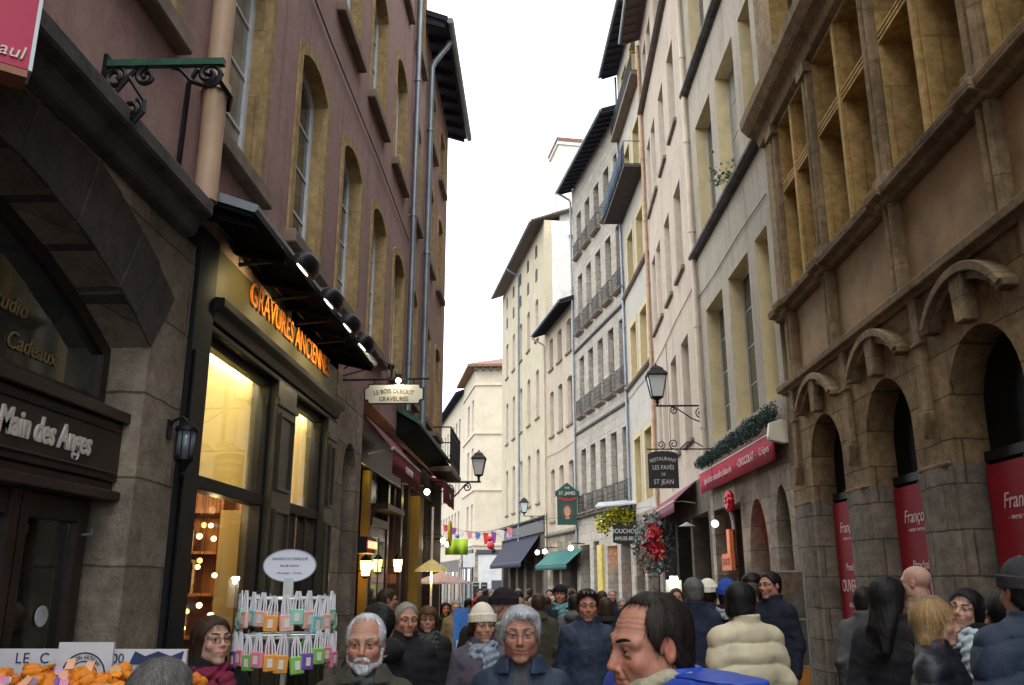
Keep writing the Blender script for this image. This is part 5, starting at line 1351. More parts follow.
for z in (19.3, 14.7, 9.5, 4.6):
    MB().box(-.05, -.12, z, 7, .02, z+.2).build('string_course', PALEJ, b8); sub(MB().box(0, -.12, z, 9.05, .02, z+.2).build('string_course', PALEJ, b8))
m = MB(); m.v = [(-.7, -.7, 21), (7.2, -.7, 21), (7.2, 9, 21), (-2.7, 9.3, 21), (2.5, 5, 23.2), (7, 5, 23.2), (-.7, -.7, 21.25), (7.2, -.7, 21.25), (7.2, 9, 21.25), (-2.7, 9.3, 21.25)]
m.f = [(0, 1, 2, 3), (0, 1, 7, 6), (1, 2, 8, 7), (2, 3, 9, 8), (3, 0, 6, 9), (6, 7, 5, 4), (7, 8, 5), (8, 9, 4, 5), (9, 6, 4)]; m.m = [0]*9; o = m.build('roof', TILE, b8)
each(np.arange(0, 7, .7), lambda m, x: m.box(x-.1, -.55, 20.7, x+.1, 0, 20.98), 'eave_bracket', EAVEB, b8)
downpipe(b8, 4.5, 0, 20.8, ZINC, .07)
SHOPW = plain('white_shop_board', (.55, .56, .56), .6, nscale=2, var=.15)
m = MB(); m.box(.4, -.1, .9, 3.9, .0, 3.8); m.build('shop_boarding', SHOPW, b8)
m = MB(); m.box(.05, -.08, -1.8, 6.9, -.0, 4.0); m.build('stone_base', GREYST, b8)
m = MB(); m.box(.2, -.2, 3.9, 6.6, -.05, 4.25); m.box(1.6, -.13, -1.4, 2.7, -.1, 1.6); m.box(3.2, -.13, -1.4, 4.3, -.1, 1.6); m.build('shop_doors', plain('slate_door', (.05, .06, .07), .5), b8)
m = MB(); m.box(2.2, -.14, 2.9, 3.5, -.1, 3.4); m.build('name_board', plain('slate_blue_board', (.08, .10, .14), .5), b8); text('CAFE', .4, LETW, b8, 'lettering', (2.85, -.16, 3.15), .01)
b9 = thing('townhouse', 'pale house past the bend of the street, partly hidden by the left row', 'house', (-11.2, 104, 0), math.atan2(-15.1, 3.43))
w9 = rows([(1.5+2.6*k, 2.7+2.6*k) for k in range(-10, 5)], [(5.5, 8.5), (10.5, 13.5), (15.5, 18.2)])
facade(b9, 'wall', -26, 15.4, -3, 20.5, [op(*w) for w in w9], .3, [END, PALEJ]); mass(b9, -26, 15.4, -3, 20.5, END)
for w in w9: window(b9, *w, 0, .3, GREYW, PANE, 2, 2, SILLST)
eave(b9, -26, 15.4, 20.6, .9, EAVED, EAVED)
MB().box(5, 2, 20, 8, 5, 26).build('chimney_stack', WHT, b9)

def cable(b, pts, r=.012): MB().tube(pts, r, 5).build('cable', IRON, b)
cable(B2, [(0, -.03, 8.75), (2, -.03, 8.7), (4.4, -.03, 8.76), (6.5, -.03, 8.72)]); cable(B3, [(0, -.03, 9.3), (3, -.03, 9.22), (6, -.03, 9.3), (L3-.2, -.03, 9.25)])
cable(B3, [(3.75, -.03, 4.4), (3.72, -.03, 9.2)], .01); cable(B4, [(.4, -.03, 9.2), (3, -.03, 9.25), (5.4, -.03, 9.2)]); cable(B6, [(.1, -.03, 8.9), (3.5, -.03, 8.8), (7, -.03, 8.9)])
cable(A1, [(5.2, -.03, 7.35), (8, -.03, 7.3), (11, -.03, 7.36), (13.7, -.03, 7.3)], .009)
for b_, x, z in ((B5, 3.0, 26.5), (B7, 6.0, 29.0), (b8, 3.5, 23.0)):
    m = MB(); m.tube([(x, 3, z-3), (x, 3, z+1.6)], .025, 5)
    for k in range(5): m.box(x-.5+.05*k, 2.985, z+.7+.18*k, x+.5-.05*k, 3.015, z+.73+.18*k)
    m.build('aerial', IRON, b_)

m = MB(); m.box(-26, -.12, -3, 15.2, 0, 3.6); m.build('shopfront_shade_band', plain('far_shopfront_shade', (.06, .055, .05), .6, nscale=.7, var=.7), b9)  # dark shopfront band; street-level shade is put into its colour
for k in range(-4, 5): MB().box(.4+3*k, -.2, -2.5, 2.4+3*k, -.12, 2.4).build('shop_window', PANE if k % 2 else plain('far_lit_window', (.25, .17, .09), .4, nscale=2, var=.7), b9)
m = MB(); m.box(.2, -.14, -2, 8.9, 0, 4.3); sub(m.build('shopfront_shade_band', bpy.data.materials['far_shopfront_shade'], b8))  # same band along the flank, street shade put into its colour
for k in range(3): sub(MB().box(.7+2.8*k, -.2, -1.8, 2.6+2.8*k, -.14, 2.6).build('shop_window', PANE, b8))
# ================================================================== lamps, hanging signs and street objects
def street_lamp(label, loc, rz, arm, h, drop=.0):
    """wall lantern on a scrolled iron bracket; arm runs along local +x from the wall"""
    t = thing('street_lamp', label, 'street lamp', loc, rz)
    m = MB(); m.box(0, -.018, -.02, arm+.05, .018, .02); m.box(-.02, -.03, -.45, .02, .03, .18)
    L = arm
    for pts in ([(.02, 0, -.4), (.12*L, 0, -.42), (.3*L, 0, -.33), (.5*L, 0, -.16), (.62*L, 0, -.05), (.72*L, 0, -.03)],
                spiral((.12*L, -.17), .14, .03, -math.pi*.5, 1.6), spiral((.66*L, -.12), .10, .02, math.pi*.5, -1.4)): m.tube(pts, .016, 6)
    m.tube([(arm, 0, 0), (arm, 0, .08)], .03, 8)
    m.build('bracket', IRON, t)
    lantern(t, (arm, 0, h*.52+.04), h)
    return t
street_lamp('black street lantern on scrolled bracket fixed by the pinkish beige house', (4.2, 21.6, 5.97), R(180), 1.22, 1.02)
street_lamp('black street lantern on long bracket at the end of the left row', (-2.15, 19.8, 3.9), 0, .78, .66)
street_lamp('distant street lantern on bracket above the navy awning', (.44, 52.6, 5.35), R(180), 1.35, 1.05)

BOARD = plain('black_sign_board', (.012, .013, .016), .45, bump=0, var=.3)
t = thing('hanging_sign', 'square black restaurant sign with white hand lettering under a scroll bracket', 'sign', (4.15, 21.0, 0), R(180))
m = MB(); m.box(0, -.012, 4.78, 1.55, .012, 4.81)
for pts in (spiral((.9, 4.92), .12, .03, -1.5, 1.5), spiral((1.2, 4.9), .1, .03, -1.5, -1.4), [(.75, 0, 4.81), (.6, 0, 4.95), (.45, 0, 5.0), (.2, 0, 4.85)], spiral((.55, 4.9), .08, .02, 0, 1.4)): m.tube(pts, .014, 6)
m.build('bracket', IRON, t)
m = MB(); q = [(.82, 3.86), (1.54, 3.86), (1.54, 4.66)]+[(1.18+.36*math.cos(a), 4.66+.09*math.sin(a)) for a in np.linspace(0, math.pi, 9)[1:-1]]+[(.82, 4.66)]
m.prism(q, -.02, .02); m.build('board', BOARD, t)
for w, z, s, sx, arc in (('RESTAURANT', 4.56, .12, .86, .8), ('LES PAVÉS', 4.35, .15, .78, None), ('DE', 4.19, .09, .9, None), ('ST JEAN', 4.01, .16, .85, None)):
    text(w, s, LETW, t, 'lettering', (1.18, .024, z), .002, rz=math.pi, sx=sx, arc=arc)
    text(w, s, LETW, t, 'lettering', (1.18, -.024, z), .002, sx=sx, arc=arc)
GREENB = plain('pub_green', (.012, .06, .05), .45, bump=0, var=.2)
t = thing('hanging_sign', 'large green pub sign with a painted head under a pointed top', 'sign', (2.0, 45.9, 0), R(180))
m = MB(); m.prism([(.05, 4.45), (1.08, 4.45), (1.08, 5.95), (.05, 5.95)], -.05, .05); m.build('board', GREENB, t)
m = MB(); m.prism([(-.05, 5.9), (1.18, 5.9), (1.18, 6.15), (.95, 6.3), (.56, 6.62), (.18, 6.3), (-.05, 6.15)], -.08, .08); o = m.build('crest', GREENB, t)
for s in (-1, 1):
    rz = 0 if s == -1 else math.pi
    text("ST. JAMES", .24, LETW, t, 'lettering', (.56, s*.085, 6.05), .004, sx=.85, rz=rz); text('THE', .15, LETW, t, 'lettering', (.56, s*.085, 6.33), .004, rz=rz)
m = MB()
for s in (-1, 1):
    m.prism([(.56+x, 5.1+z) for x, z in disc(.3, 24, 1, 1.35)], s*.052, s*.06)
m.build('painted_oval', plain('oval_brown', (.10, .05, .03), .6), t)
m = MB()
for s in (-1, 1):
    m.prism([(.56+x, 5.15+z) for x, z in disc(.17, 20, 1, 1.5)], s*.061, s*.066); m.prism([(.45, 4.75), (.67, 4.75), (.63, 5.0), (.49, 5.0)], s*.061, s*.065)
m.build('painted_head', plain('painted_flesh', (.42, .25, .17), .6, nscale=8), t)
m = MB()
for s in (-1, 1): m.prism([(.1+x*.9, 5.75-.12*math.sin(x*3.4)+z) for x, z in [(0, 0), (.25, 0), (.5, 0), (.75, 0), (1, 0), (1, .14), (.75, .14), (.5, .14), (.25, .14), (0, .14)]], s*.052, s*.075)
m.build('red_swag', plain('red_swag', (.3, .03, .03), .7), t)
t = thing('hanging_sign', 'curved black board with two lines of white capitals below yellow flowers', 'sign', (3.95, 36.0, 0), R(180))
qq = [(.0+x, 3.2-.10*math.sin(x*3.0)+z) for x, z in [(i*.1, 0) for i in range(11)]+[(1.0-i*.1, .72) for i in range(11)]]
m = MB(); m.prism(qq, -.03, .03); m.build('board', BOARD, t)
for s, rz in ((-1, 0), (1, math.pi)):
    text('BOUCHON', .25, LETW, t, 'lettering', (.5, s*.034, 3.62), .004, sx=.85, rz=rz); text('AMUSE-BEC', .22, LETW, t, 'lettering', (.5, s*.034, 3.33), .004, sx=.75, rz=rz)
m = MB(); m.box(-.02, -.02, 3.95, 1.0, .02, 3.99); m.build('bracket', IRON, t)
FLY = [plain('yellow_petal', (.62, .48, .02), .7, bump=0), plain('lime_leaf', (.25, .3, .03), .7, bump=0), plain('olive_leaf', (.10, .12, .02), .7, bump=0)]
def fl_d(r): a = r.uniform(0, 6.28); q = r.uniform(0, 1)**.5; return (q*math.cos(a)*.95, r.uniform(-.25, .25), q*math.sin(a)*.32-.25*(q*math.cos(a) < -.5)*r.uniform(0, 2))
o = leaves(1300, None, .16, 5, 3, fl_d).build('hanging_flowers', FLY, None); o.location = (3.3, 36.6, 4.2); tag(o, 'mass of yellow hanging flowers above the curved black board', 'flowers')
t = thing('glass_canopy', 'small pale glass canopy over the yellow flowers', 'canopy', (3.4, 37.0, 4.6), 0)
m = MB(); m.v = [(-1.1, -.5, 0), (.6, -.9, .12), (.75, .2, .35), (-.9, .5, .25)]; m.f = [(0, 1, 2, 3)]; m.m = [0]; o = m.build('canopy_sheet', plain('pale_canopy_glass', (.55, .58, .6), .2), t); o.modifiers.new('t', 'SOLIDIFY').thickness = .05
REDF = [plain('red_petal', (.4, .02, .012), .6, bump=0), plain('orange_red_petal', (.45, .06, .02), .6, bump=0), plain('magenta_petal', (.4, .015, .05), .6, bump=0), plain('grey_green_leaf', (.10, .14, .12), .7, bump=0)]
RFC = [(0, -.6, .3), (.1, -.2, .45), (-.1, .3, .1), (.05, .6, -.25), (0, .1, -.45), (.1, -.7, -.1), (-.05, .8, .25)]
def rf_d(r): c = RFC[r.integers(0, 7)]; v = r.normal(size=3); return (c[0]+v[0]*.09, c[1]+v[1]*.16, c[2]+v[2]*.11-abs(r.normal())*.07)
o = leaves(1100, None, .13, 6, 3, rf_d).build('hanging_flowers', REDF[:3], None); o.location = (3.35, 27.0, 2.75); tag(o, 'red and orange flower display hanging below the dull mauve awning', 'flowers')
def rf2(r): a = r.uniform(0, 6.28); q = r.uniform(.6, 1.1); return (q*math.cos(a)*.5, r.uniform(-1, 1), q*math.sin(a)*.85)
o = leaves(900, None, .13, 9, 1, rf2).build('leafy_wreath', [REDF[3]], None); o.location = (3.45, 27.2, 2.8); tag(o, 'grey green foliage fringing the red flower display', 'foliage')
t = thing('light_box', 'small white illuminated menu box at the right below the red flowers', 'light box', (3.5, 23.8, 0), 0)
m = MB(); m.box(-.2, -.05, 1.05, .2, .05, 1.75); m.build('case', plain('white_case', (.6, .6, .56), .5), t)
m = MB(); m.box(-.03, -.03, -.35, .03, .03, 1.05); m.box(-.2, -.2, -.36, .2, .2, -.32); m.build('stand', IRON, t)
m = MB(); m.prismx([(-.12, 1.78), (-.05, 1.74), (.0, 1.78), (-.05, 1.84)], -.1, .1); m.build('lamp', emit('menu_lamp', (1, .93, .7), 12), t); point('menu_light', t, (0, -.16, 1.68), 1.5, (1, .9, .65), .03)
t = thing('menu_stand', 'tall glazed metal menu stand beside the tea room doorway', 'menu stand', (3.72, 13.6, 0), R(-28))
m = MB()
for x in (-.22, .22): m.box(x-.015, -.015, -.15, x+.015, .015, 1.9)
for z in (.55, 1.2, 1.88): m.box(-.22, -.015, z, .22, .015, z+.03)
m.box(-.25, -.25, -.19, .25, .25, -.16); m.build('frame', plain('brushed_metal', (.42, .42, .42), .35, .8), t)
m = MB(); m.box(-.2, -.004, .58, .2, .004, 1.88); m.build('pane', glass_dark('menu_glass', (.05, .045, .04), .06, (.13, .12, .1), 6), t)
m = MB(); m.box(-.2, -.012, .0, .2, .012, .55); m.build('lower_panel', plain('orange_wood', (.35, .13, .02), .6), t)
t = thing('shop_sign', 'orange lit wooden sign stacked beside the dark tea room window', 'sign', (3.85, 18.35, 0), R(-90))
m = MB(); m.box(-.55, -.04, 1.95, .35, .04, 2.28); m.box(.1, -.05, 2.2, .36, .03, 2.75); o = m.build('board', plain('orange_sign_paint', (.55, .13, .03), .6, nscale=9, var=.3), t)
text('GLACES', .2, plain('dark_orange_letter', (.2, .03, .01), .6, bump=0), t, 'lettering', (-.1, -.045, 2.11), .003)
m = MB(); m.box(-.5, .04, 2.0, .3, .12, 2.05); m.build('bracket', IRON, t); point('sign_light', t, (0, -.4, 2.5), 2.0, (1, .6, .3), .05)
t = thing('heart_decoration', 'glossy red ribbon ornament hung under the crimson awning', 'ornament', (3.98, 18.6, 3.35), 0)
m = MB()
for a in np.linspace(0, 6.28, 9)[:-1]: m.ball((.0, .13*math.cos(a), .14*math.sin(a)), .085, 7, 1, 1, 1.1)
m.build('red_bow', plain('red_foil', (.45, .01, .03), .25, .3), t, smooth='all')
m = MB(); m.tube([(0, 0, -.15), (.02, -.1, -.4), (0, -.25, -.6)], .035, 6); MB().tube([(0, 0, .2), (0, 0, .75)], .005, 4).build('cord', IRON, t); m.build('ribbon', plain('grey_ribbon', (.15, .13, .13), .5), t)
t = thing('globe_lamp', 'single white globe lamp hanging in the tea room bay', 'lamp', (3.75, 19.1, 2.92), 0)
MB().ball((0, 0, 0), .085, 10).build('globe', emit('dim_globe', (.9, .87, .8), .55), t, smooth='all'); m = MB(); m.tube([(0, 0, .08), (0, 0, 1.3)], .006, 4); m.build('cord', IRON, t)
t = thing('wall_lamp', 'flat enamel wall lamp under the right hand awnings', 'lamp', (4.05, 22.4, 3.05), R(180))
m = MB(); m.lathe([(.22, 0), (.08, .07), (.03, .1)], (.35, 0, 0), 14); m.build('shade', plain('grey_enamel', (.25, .26, .27), .4), t); m = MB(); m.tube([(-.2, 0, .2), (.2, 0, .22), (.35, 0, .1)], .012, 6); m.build('arm', IRON, t)

# ---- far street things
t = thing('banner', 'lime green banner strung across the far street', 'banner', (-2.8, 30, 2.55), R(4))
m = MB(); n = 12; vs = []
for i in range(n+1):
    x = -.38+.76*i/n; vs += [(x, .03*math.sin(i), .52), (x, .05*math.sin(i*1.2), 0)]
m.add(vs, [(2*i, 2*i+1, 2*i+3, 2*i+2) for i in range(n)]); o = m.build('cloth', plain('lime_cloth', (.32, .5, .03), .8, nscale=3, var=.15), t, smooth='all'); o.modifiers.new('t', 'SOLIDIFY').thickness = .01
m = MB(); m.tube([(-.38, 0, .52), (-1.6, .2, .95)], .008, 4); m.tube([(.38, 0, .52), (2.2, .3, 1.1), (6.9, 1, 1.7)], .008, 4); m.build('cord', IRON, t)
t = thing('bunting', 'string of small coloured pennants and ornaments across the far street', 'bunting', (0, 40, 0), 0)
m = MB(); pts = [(-4.4+.36*i, 0, 4.15-.35*math.sin(math.pi*i/9)) for i in range(10)]; m.tube(pts, .012, 4); m.tube([(-4.4, 0, 3.9), (-.9, 0, 3.62)], .01, 4); m.build('cord', IRON, t)
PC = [plain('pennant_'+k, c, .7, bump=0) for k, c in dict(red=(.5, .03, .04), violet=(.22, .05, .25), pale=(.6, .55, .5), pink=(.55, .2, .25), blue=(.1, .15, .4)).items()]
for i in range(9):
    x, _, z = pts[i]; m = MB(); k = i % 5; h = .28 if i < 5 else .5
    m.prism([(x+.05, z-.02), (x+.3, z-.06), (x+.26, z-h), (x+.12, z-h-.08)], -.01, .01); m.build('pennant', PC[k], t)
m = MB(); m.ball((-2.25, 0, 3.5), .13, 8); m.ball((-2.2, 0, 3.2), .17, 8); m.build('red_ornament', PC[0], t, smooth='all')
m = MB(); m.ball((-2.08, 0, 2.98), .11, 8); m.build('dark_ornament', BOARD, t, smooth='all')
for x, z in ((-1.3, 3.5), (-3.7, 3.62)): MB().ball((x, 0, z), .1, 8).build('lantern_ornament', PC[4], t, smooth='all')
t = thing('hoarding', 'white notice boards standing at the far end beside the lane', 'notice board', (-4.4, 60, 0), 0)
m = MB(); m.box(-.75, 0, 2.5, .05, .05, 3.4); m.build('white_board', SHOPW, t); m = MB(); m.box(-.6, .05, -.9, -.54, .1, 3.4); m.box(-.1, .05, -.9, -.04, .1, 3.4); m.build('post', IRON, t)
for i, x in enumerate((-3.55, -3.1)):
    t = thing('chalkboard', ('dark framed menu board at the far end, left one', 'dark framed menu board at the far end, right one')[i], 'menu board', (x, 50, gz(50)), R(5))
    m = MB(); m.box(-.2, -.03, .75, .2, .03, 2.0); m.build('frame', plain('pale_frame', (.4, .4, .38), .6), t); m = MB(); m.box(-.165, -.04, .8, .165, -.031, 1.95); m.build('slate', BOARD, t)
    m = MB()
    for x2 in (-.17, .15): m.box(x2, 0, 0, x2+.02, .03, .75)
    m.build('leg', IRON, t)
    text('MENU', .1, LETW, t, 'lettering', (0, -.044, 1.8), .002)
t = thing('parasol', 'lit cream parasol in front of the cafe on the left', 'parasol', (-1.62, 13.4, gz(13.4)), 0)
m = MB(); m.lathe([(.26, 2.0), (.22, 2.05), (.05, 2.16), (.01, 2.18)], (0, 0, 0), 8); m.build('canopy', fabric('yellow_lit_canvas', (.62, .5, .2)), t); m = MB(); m.tube([(0, 0, 0), (0, 0, 2.95)], .018, 8); m.lathe([(.2, 0), (.2, .04)], (0, 0, 0), 10); m.build('pole', plain('white_pole', (.6, .58, .5), .5, bump=0), t)
point('parasol_light', t, (0, -.05, 1.9), 2.4, (1, .78, .3), .04)
t = thing('parasol', 'flat dusty pink parasol further along the left side', 'parasol', (-1.98, 18, gz(18)), 0)
m = MB(); m.lathe([(.62, 1.83), (.6, 1.86), (.06, 2.05), (.01, 2.1)], (0, 0, 0), 8); m.build('canopy', fabric('pink_canvas', (.42, .30, .30)), t); m = MB(); m.tube([(0, 0, 0), (0, 0, 2.05)], .02, 8); m.build('pole', IRON, t)
t = thing('poster_stand', 'bright blue poster stand behind the woman in black', 'poster stand', (-1.05, 12.2, gz(12.2)), R(-12))
m = MB(); m.box(-.11, -.02, .55, .11, .02, 1.5); m.build('sheet', plain('blue_sheet', (.05, .2, .6), .5, nscale=4, var=.5, bump=0), t); m = MB(); m.box(-.11, .02, 0, -.08, .05, 1.5); m.box(.08, .02, 0, .11, .05, 1.5); m.build('leg', IRON, t)
m = MB(); m.box(-.07, -.026, .7, .07, -.021, 1.1); m.build('pale_panel', SHOPW, t)
t = thing('display_table', 'souvenir table with violet goods behind the woman in the white hat', 'table', (-.62, 9.0, gz(9.)), 0)
m = MB(); m.box(-.45, -.3, .72, .45, .3, .76); m.build('tabletop', plain('violet_cloth', (.10, .05, .22), .8), t)
for x in (-.42, .38):
    for y in (-.27, .23): MB().box(x, y, 0, x+.04, y+.04, .72).build('leg', IRON, t)
for i in range(16):
    m = MB(); h = random.uniform(.1, .3); x = random.uniform(-.42, .3); y = random.uniform(-.27, .2); m.box(x, y, .76, x+.1, y+.08, .76+h); m.lathe([(.03, 0), (.03, .04)], (x+.05, y+.04, .76+h), 8)
    o = m.build('souvenir_box', PC[(1, 4, 2, 1)[i % 4]], None); o.location = (-.62, 9.0, gz(9.)); tag(o, 'small violet and white souvenir box on the distant display table', 'box', 'souvenir boxes on the display table')
LEAFG = [plain('bay_leaf', (.03, .07, .02), .6, bump=0), plain('bay_leaf_light', (.06, .11, .035), .6, bump=0)]
def bush(c, r, n, label, seed):
    t = thing('potted_shrub', label, 'shrub', (c[0], c[1], gz(c[1])), 0)
    def dd(rr): v = rr.normal(size=3); v /= np.linalg.norm(v); q = rr.uniform(.3, 1)**.5; return (v[0]*r*q, v[1]*r*q, c[2]+v[2]*r*1.4*q)
    leaves(n, None, .09, seed, 2, dd).build('foliage', LEAFG, t); m = MB(); m.tube([(0, 0, .3), (0, 0, c[2])], .03, 6); m.build('trunk', BWOOD, t); m = MB(); m.lathe([(.18, 0), (.24, .4), (.22, .4)], (0, 0, 0), 14); m.build('pot', TILE, t)
bush((-1.35, 15, 1.0), .36, 900, 'bushy green potted shrub beyond the blue poster stand', 4)
bush((1.2, 48, 1.2), .5, 600, 'far potted shrub by the cafe terrace', 5)
def sill_d(r): return (r.uniform(-.3, .5), r.uniform(-.3, 0), abs(r.normal())*.22)
t = thing('window_plant', 'small plant growing on the upper sill of the grey house', 'plant', (4.05, 17.5, 10.0)); leaves(160, None, .09, 21, 2, sill_d).build('foliage', LEAFG, t)
m = MB(); m.tube([(.1, -.1, -.02), (.1, -.12, .2), (.05, -.15, .4)], .008, 5); m.build('stem', BWOOD, t)
# cafe chairs / barrier table by the teal awning
t = thing('cafe_table', 'small terracotta topped cafe table on the far terrace', 'table', (1.55, 26, gz(26)), 0)
m = MB(); m.box(-.45, -.25, .72, .45, .25, .76); m.build('tabletop', plain('terracotta_top', (.35, .12, .07), .6), t)
for x in (-.42, .38): MB().box(x, -.02, 0, x+.04, .02, .72).build('leg', IRON, t)
MB().lathe([(.04, .76), (.05, .86)], (.05, 0, 0), 10).build('cup', SHOPW, None); o = bpy.data.objects['cup']; o.location = (1.55, 26, gz(26)); tag(o, 'white cup standing on the far terracotta cafe table', 'cup')

# ---- market stall, bottom left
t = thing('market_stall', 'market stall table with white name board behind orange goods', 'stall', (-1.72, 3.35, 0), R(0))
m = MB(); m.box(-1.3, -.5, 1.34, .5, .14, 1.38); m.build('tabletop', BWOOD, t)
for x in (-1.25, .44):
    for y in (-.46, .08): MB().box(x, y, 0, x+.05, y+.05, 1.34).build('leg', BWOOD, t)
m = MB(); m.box(-.40, .15, 1.38, .36, .165, 1.535); o = m.build('name_board', plain('white_card', (.52, .53, .56), .55, bump=0, var=.04), t)
NAVYI = plain('navy_ink', (.03, .04, .12), .5, bump=0)
text('LE  C', .055, NAVYI, t, 'lettering', (-.24, .148, 1.5), .001, spacing=1.1); text('1800', .05, NAVYI, t, 'lettering', (.07, .148, 1.5), .001)
m = MB(); m.prism([(.14, 1.48), (.34, 1.48), (.35, 1.53), (.3, 1.51), (.25, 1.528), (.2, 1.51), (.16, 1.528)], .146, .149); m.build('printed_picture', NAVYI, t)
o = thing('round_logo_card', 'white card with black round emblem propped on the market stall', 'card', (-1.715, 3.42, 1.4), 0)
m = MB(); m.box(-.105, 0, 0, .105, .012, .165); m.build('card', bpy.data.materials['white_card'], o)
m = MB(); ro = [(x, z+.045) for x, z in disc(.085, 32)]; ri = [(x, z+.045) for x, z in disc(.08, 32)]; m.ring(ro+[ro[0]], ri+[ri[0]], -.002, .001)
ro = [(x, z+.045) for x, z in disc(.055, 32)]; ri = [(x, z+.045) for x, z in disc(.051, 32)]; m.ring(ro+[ro[0]], ri+[ri[0]], -.002, .001); m.prism([(-.05, .04), (-.02, .07), (.02, .085), (.0, .05), (-.01, .02)], -.002, .001); m.build('emblem', INK, o)
text('SAVON ARTISAN', .022, INK, o, 'lettering', (0, -.003, .112), .0006, arc=.07, sx=.8)
ORANGE = [plain('orange_sachet_cloth', (.62, .20, .01), .7, nscale=20, var=.3), plain('deep_orange_sachet_cloth', (.52, .13, .01), .7, nscale=20, var=.3)]
TAGS = [plain('tag_'+k, c, .6, bump=0) for k, c in dict(peach=(.6, .32, .2), white=(.6, .6, .58), violet=(.28, .14, .42), pink=(.55, .22, .35), lilac=(.42, .32, .5), straw=(.55, .38, .15)).items()]
protos = []
for k in range(3):
    m = MB(); n = 9; m.lathe([(.028, 0), (.044, .012), (.05, .035), (.04, .062), (.016, .078)]+([(.02, .088), (.028, .1)] if k == 0 else [(.004, .084)]), (0, 0, 0), n, 0, 1, (1, .7, 1.25)[k])
    rr = np.random.default_rng(k); m.v = [(x+rr.normal()*.006, y+rr.normal()*.006, z+rr.normal()*.005) for x, y, z in m.v]
    tg = MB(); tg.box(.03, -.05, .02, .055, -.047, .07); protos.append((m.build('sachet', ORANGE[k % 2], None, smooth='all').data))
    bpy.data.objects.remove([o for o in COL.objects if o.data == protos[-1]][0])
i = 0
for yy in np.arange(2.87, 3.34, .052):
    for xx in np.arange(-2.2, -1.2, .054):
        if i >= 176: break
        o = link('sachet', protos[i % 3]); h = 1.385+.05*math.exp(-((yy-3.2)/.13)**2)+random.uniform(-.01, .03)
        o.location = (xx+random.uniform(-.02, .02), yy+random.uniform(-.02, .02), h); o.rotation_euler = (random.uniform(-1, 1), random.uniform(-1, 1), random.uniform(0, 6)); o.scale = (random.uniform(.5, .85), random.uniform(.5, .8), random.uniform(.45, .75))
        tag(o, 'small orange cloth sachet in the heap on the market stall', 'sachet', 'orange sachets heaped on the stall'); i += 1
for i in range(34):
    m = MB(); q = [(x, z) for x, z in disc(.018 if i % 2 else .014, 12)] if i % 3 else [(-.014, -.02), (.014, -.02), (.014, .02), (-.014, .02)]
    m.prism(q, -.003, .003); o = m.build('gift_tag', TAGS[i % 6], None); x = random.uniform(-2.1, -1.22); y = random.uniform(2.86, 3.2)
    o.location = (x, y, 1.45+.04*math.exp(-((y-3.2)/.16)**2)+random.uniform(0, .02)); o.rotation_euler = (random.uniform(-.9, .1), random.uniform(-.6, .6), random.uniform(-.6, .6)); tag(o, 'small pastel tag or soap lying on the orange sachets', 'tag', 'pastel tags on the orange heap')

# ---- carousel of hanging soaps
RK = (-1.29, 4.6)
t = thing('display_rack', 'pale metal carousel rack with two rings of hooks and oval sign', 'display rack', (RK[0], RK[1], 0), 0)
RACKM = plain('pale_rack_metal', (.50, .55, .52), .4, .2, bump=0, var=.1)
m = MB(); m.tube([(0, 0, 0), (0, 0, 1.80)], .014, 8); m.lathe([(.24, 0), (.24, .02), (.03, .05)], (0, 0, 0), 16); m.box(-.025, -.01, 1.4, .025, .01, 1.8); m.build('pole', RACKM, t)
for z, r in ((1.70, .20), (1.52, .215)):
    m = MB(); m.tube([(r*math.cos(a), r*math.sin(a), z) for a in np.linspace(0, 6.283, 25)[:-1]], .007, 6, True)
    for k in range(4): a = k*math.pi/2+.3; m.tube([(0, 0, z), (r*math.cos(a), r*math.sin(a), z)], .006, 6)
    for k in range(14): a = k*2*math.pi/14; m.tube([((r)*math.cos(a), (r)*math.sin(a), z), ((r+.035)*math.cos(a), (r+.035)*math.sin(a), z), ((r+.035)*math.cos(a), (r+.035)*math.sin(a), z+.02)], .004, 5)
    m.build('hook_ring', RACKM, t)
m = MB(); m.prism([(x, z+1.862) for x, z in disc(.138, 36, 1, .60)], -.006, .006); o = m.build('oval_sign', plain('oval_white_plastic', (.60, .63, .70), .4, bump=0, var=.03), t)
m = MB(); q1 = [(x, z+1.862) for x, z in disc(.139, 36, 1, .60)]; q2 = [(x, z+1.862) for x, z in disc(.134, 36, 1, .59)]; m.ring(q1+[q1[0]], q2+[q2[0]], -.008, .004); m.build('rim', plain('blue_grey_rim', (.22, .26, .33), .5, bump=0), o)
for w, z, s in (('SAVON DU MARCHÉ', 1.895, .020), ('lait de chèvre', 1.862, .018), ('100 % végétal  -  3 € pièce', 1.825, .012)): text(w, s, bpy.data.materials['navy_ink'], t, 'lettering', (0, -.008, z), .0004)
SOAP = [plain('soap_'+k, c, .5, bump=.05, nscale=30, var=.08) for k, c in dict(green=(.18, .42, .08), pink=(.62, .20, .28), orange=(.62, .26, .04), violet=(.16, .08, .34), mint=(.22, .48, .36), peach=(.62, .36, .30), aqua=(.20, .42, .42)).items()]
CORD = plain('white_cord', (.62, .62, .66), .7, bump=0, var=.05); LAB = plain('soap_label', (.6, .58, .55), .6, bump=0)
names = 'leaf green,pink,orange,violet,mint green,peach,aqua'.split(',')
soap = MB().box(-.034, -.011, -.15, .034, .011, -.07).build('soap_bar', SOAP[0], None, bevel=.005); cordm = MB()
for x in (-.02, -.008, .008, .02): cordm.tube([(x*.4, 0, .02), (x, 0, -.03), (x*1.2, .0, -.085)], .0042, 5)
cordm = cordm.build('cord', CORD, soap); lab = MB().box(-.012, -.015, -.13, .012, -.0125, -.09).build('label_tag', LAB, soap)
first = True
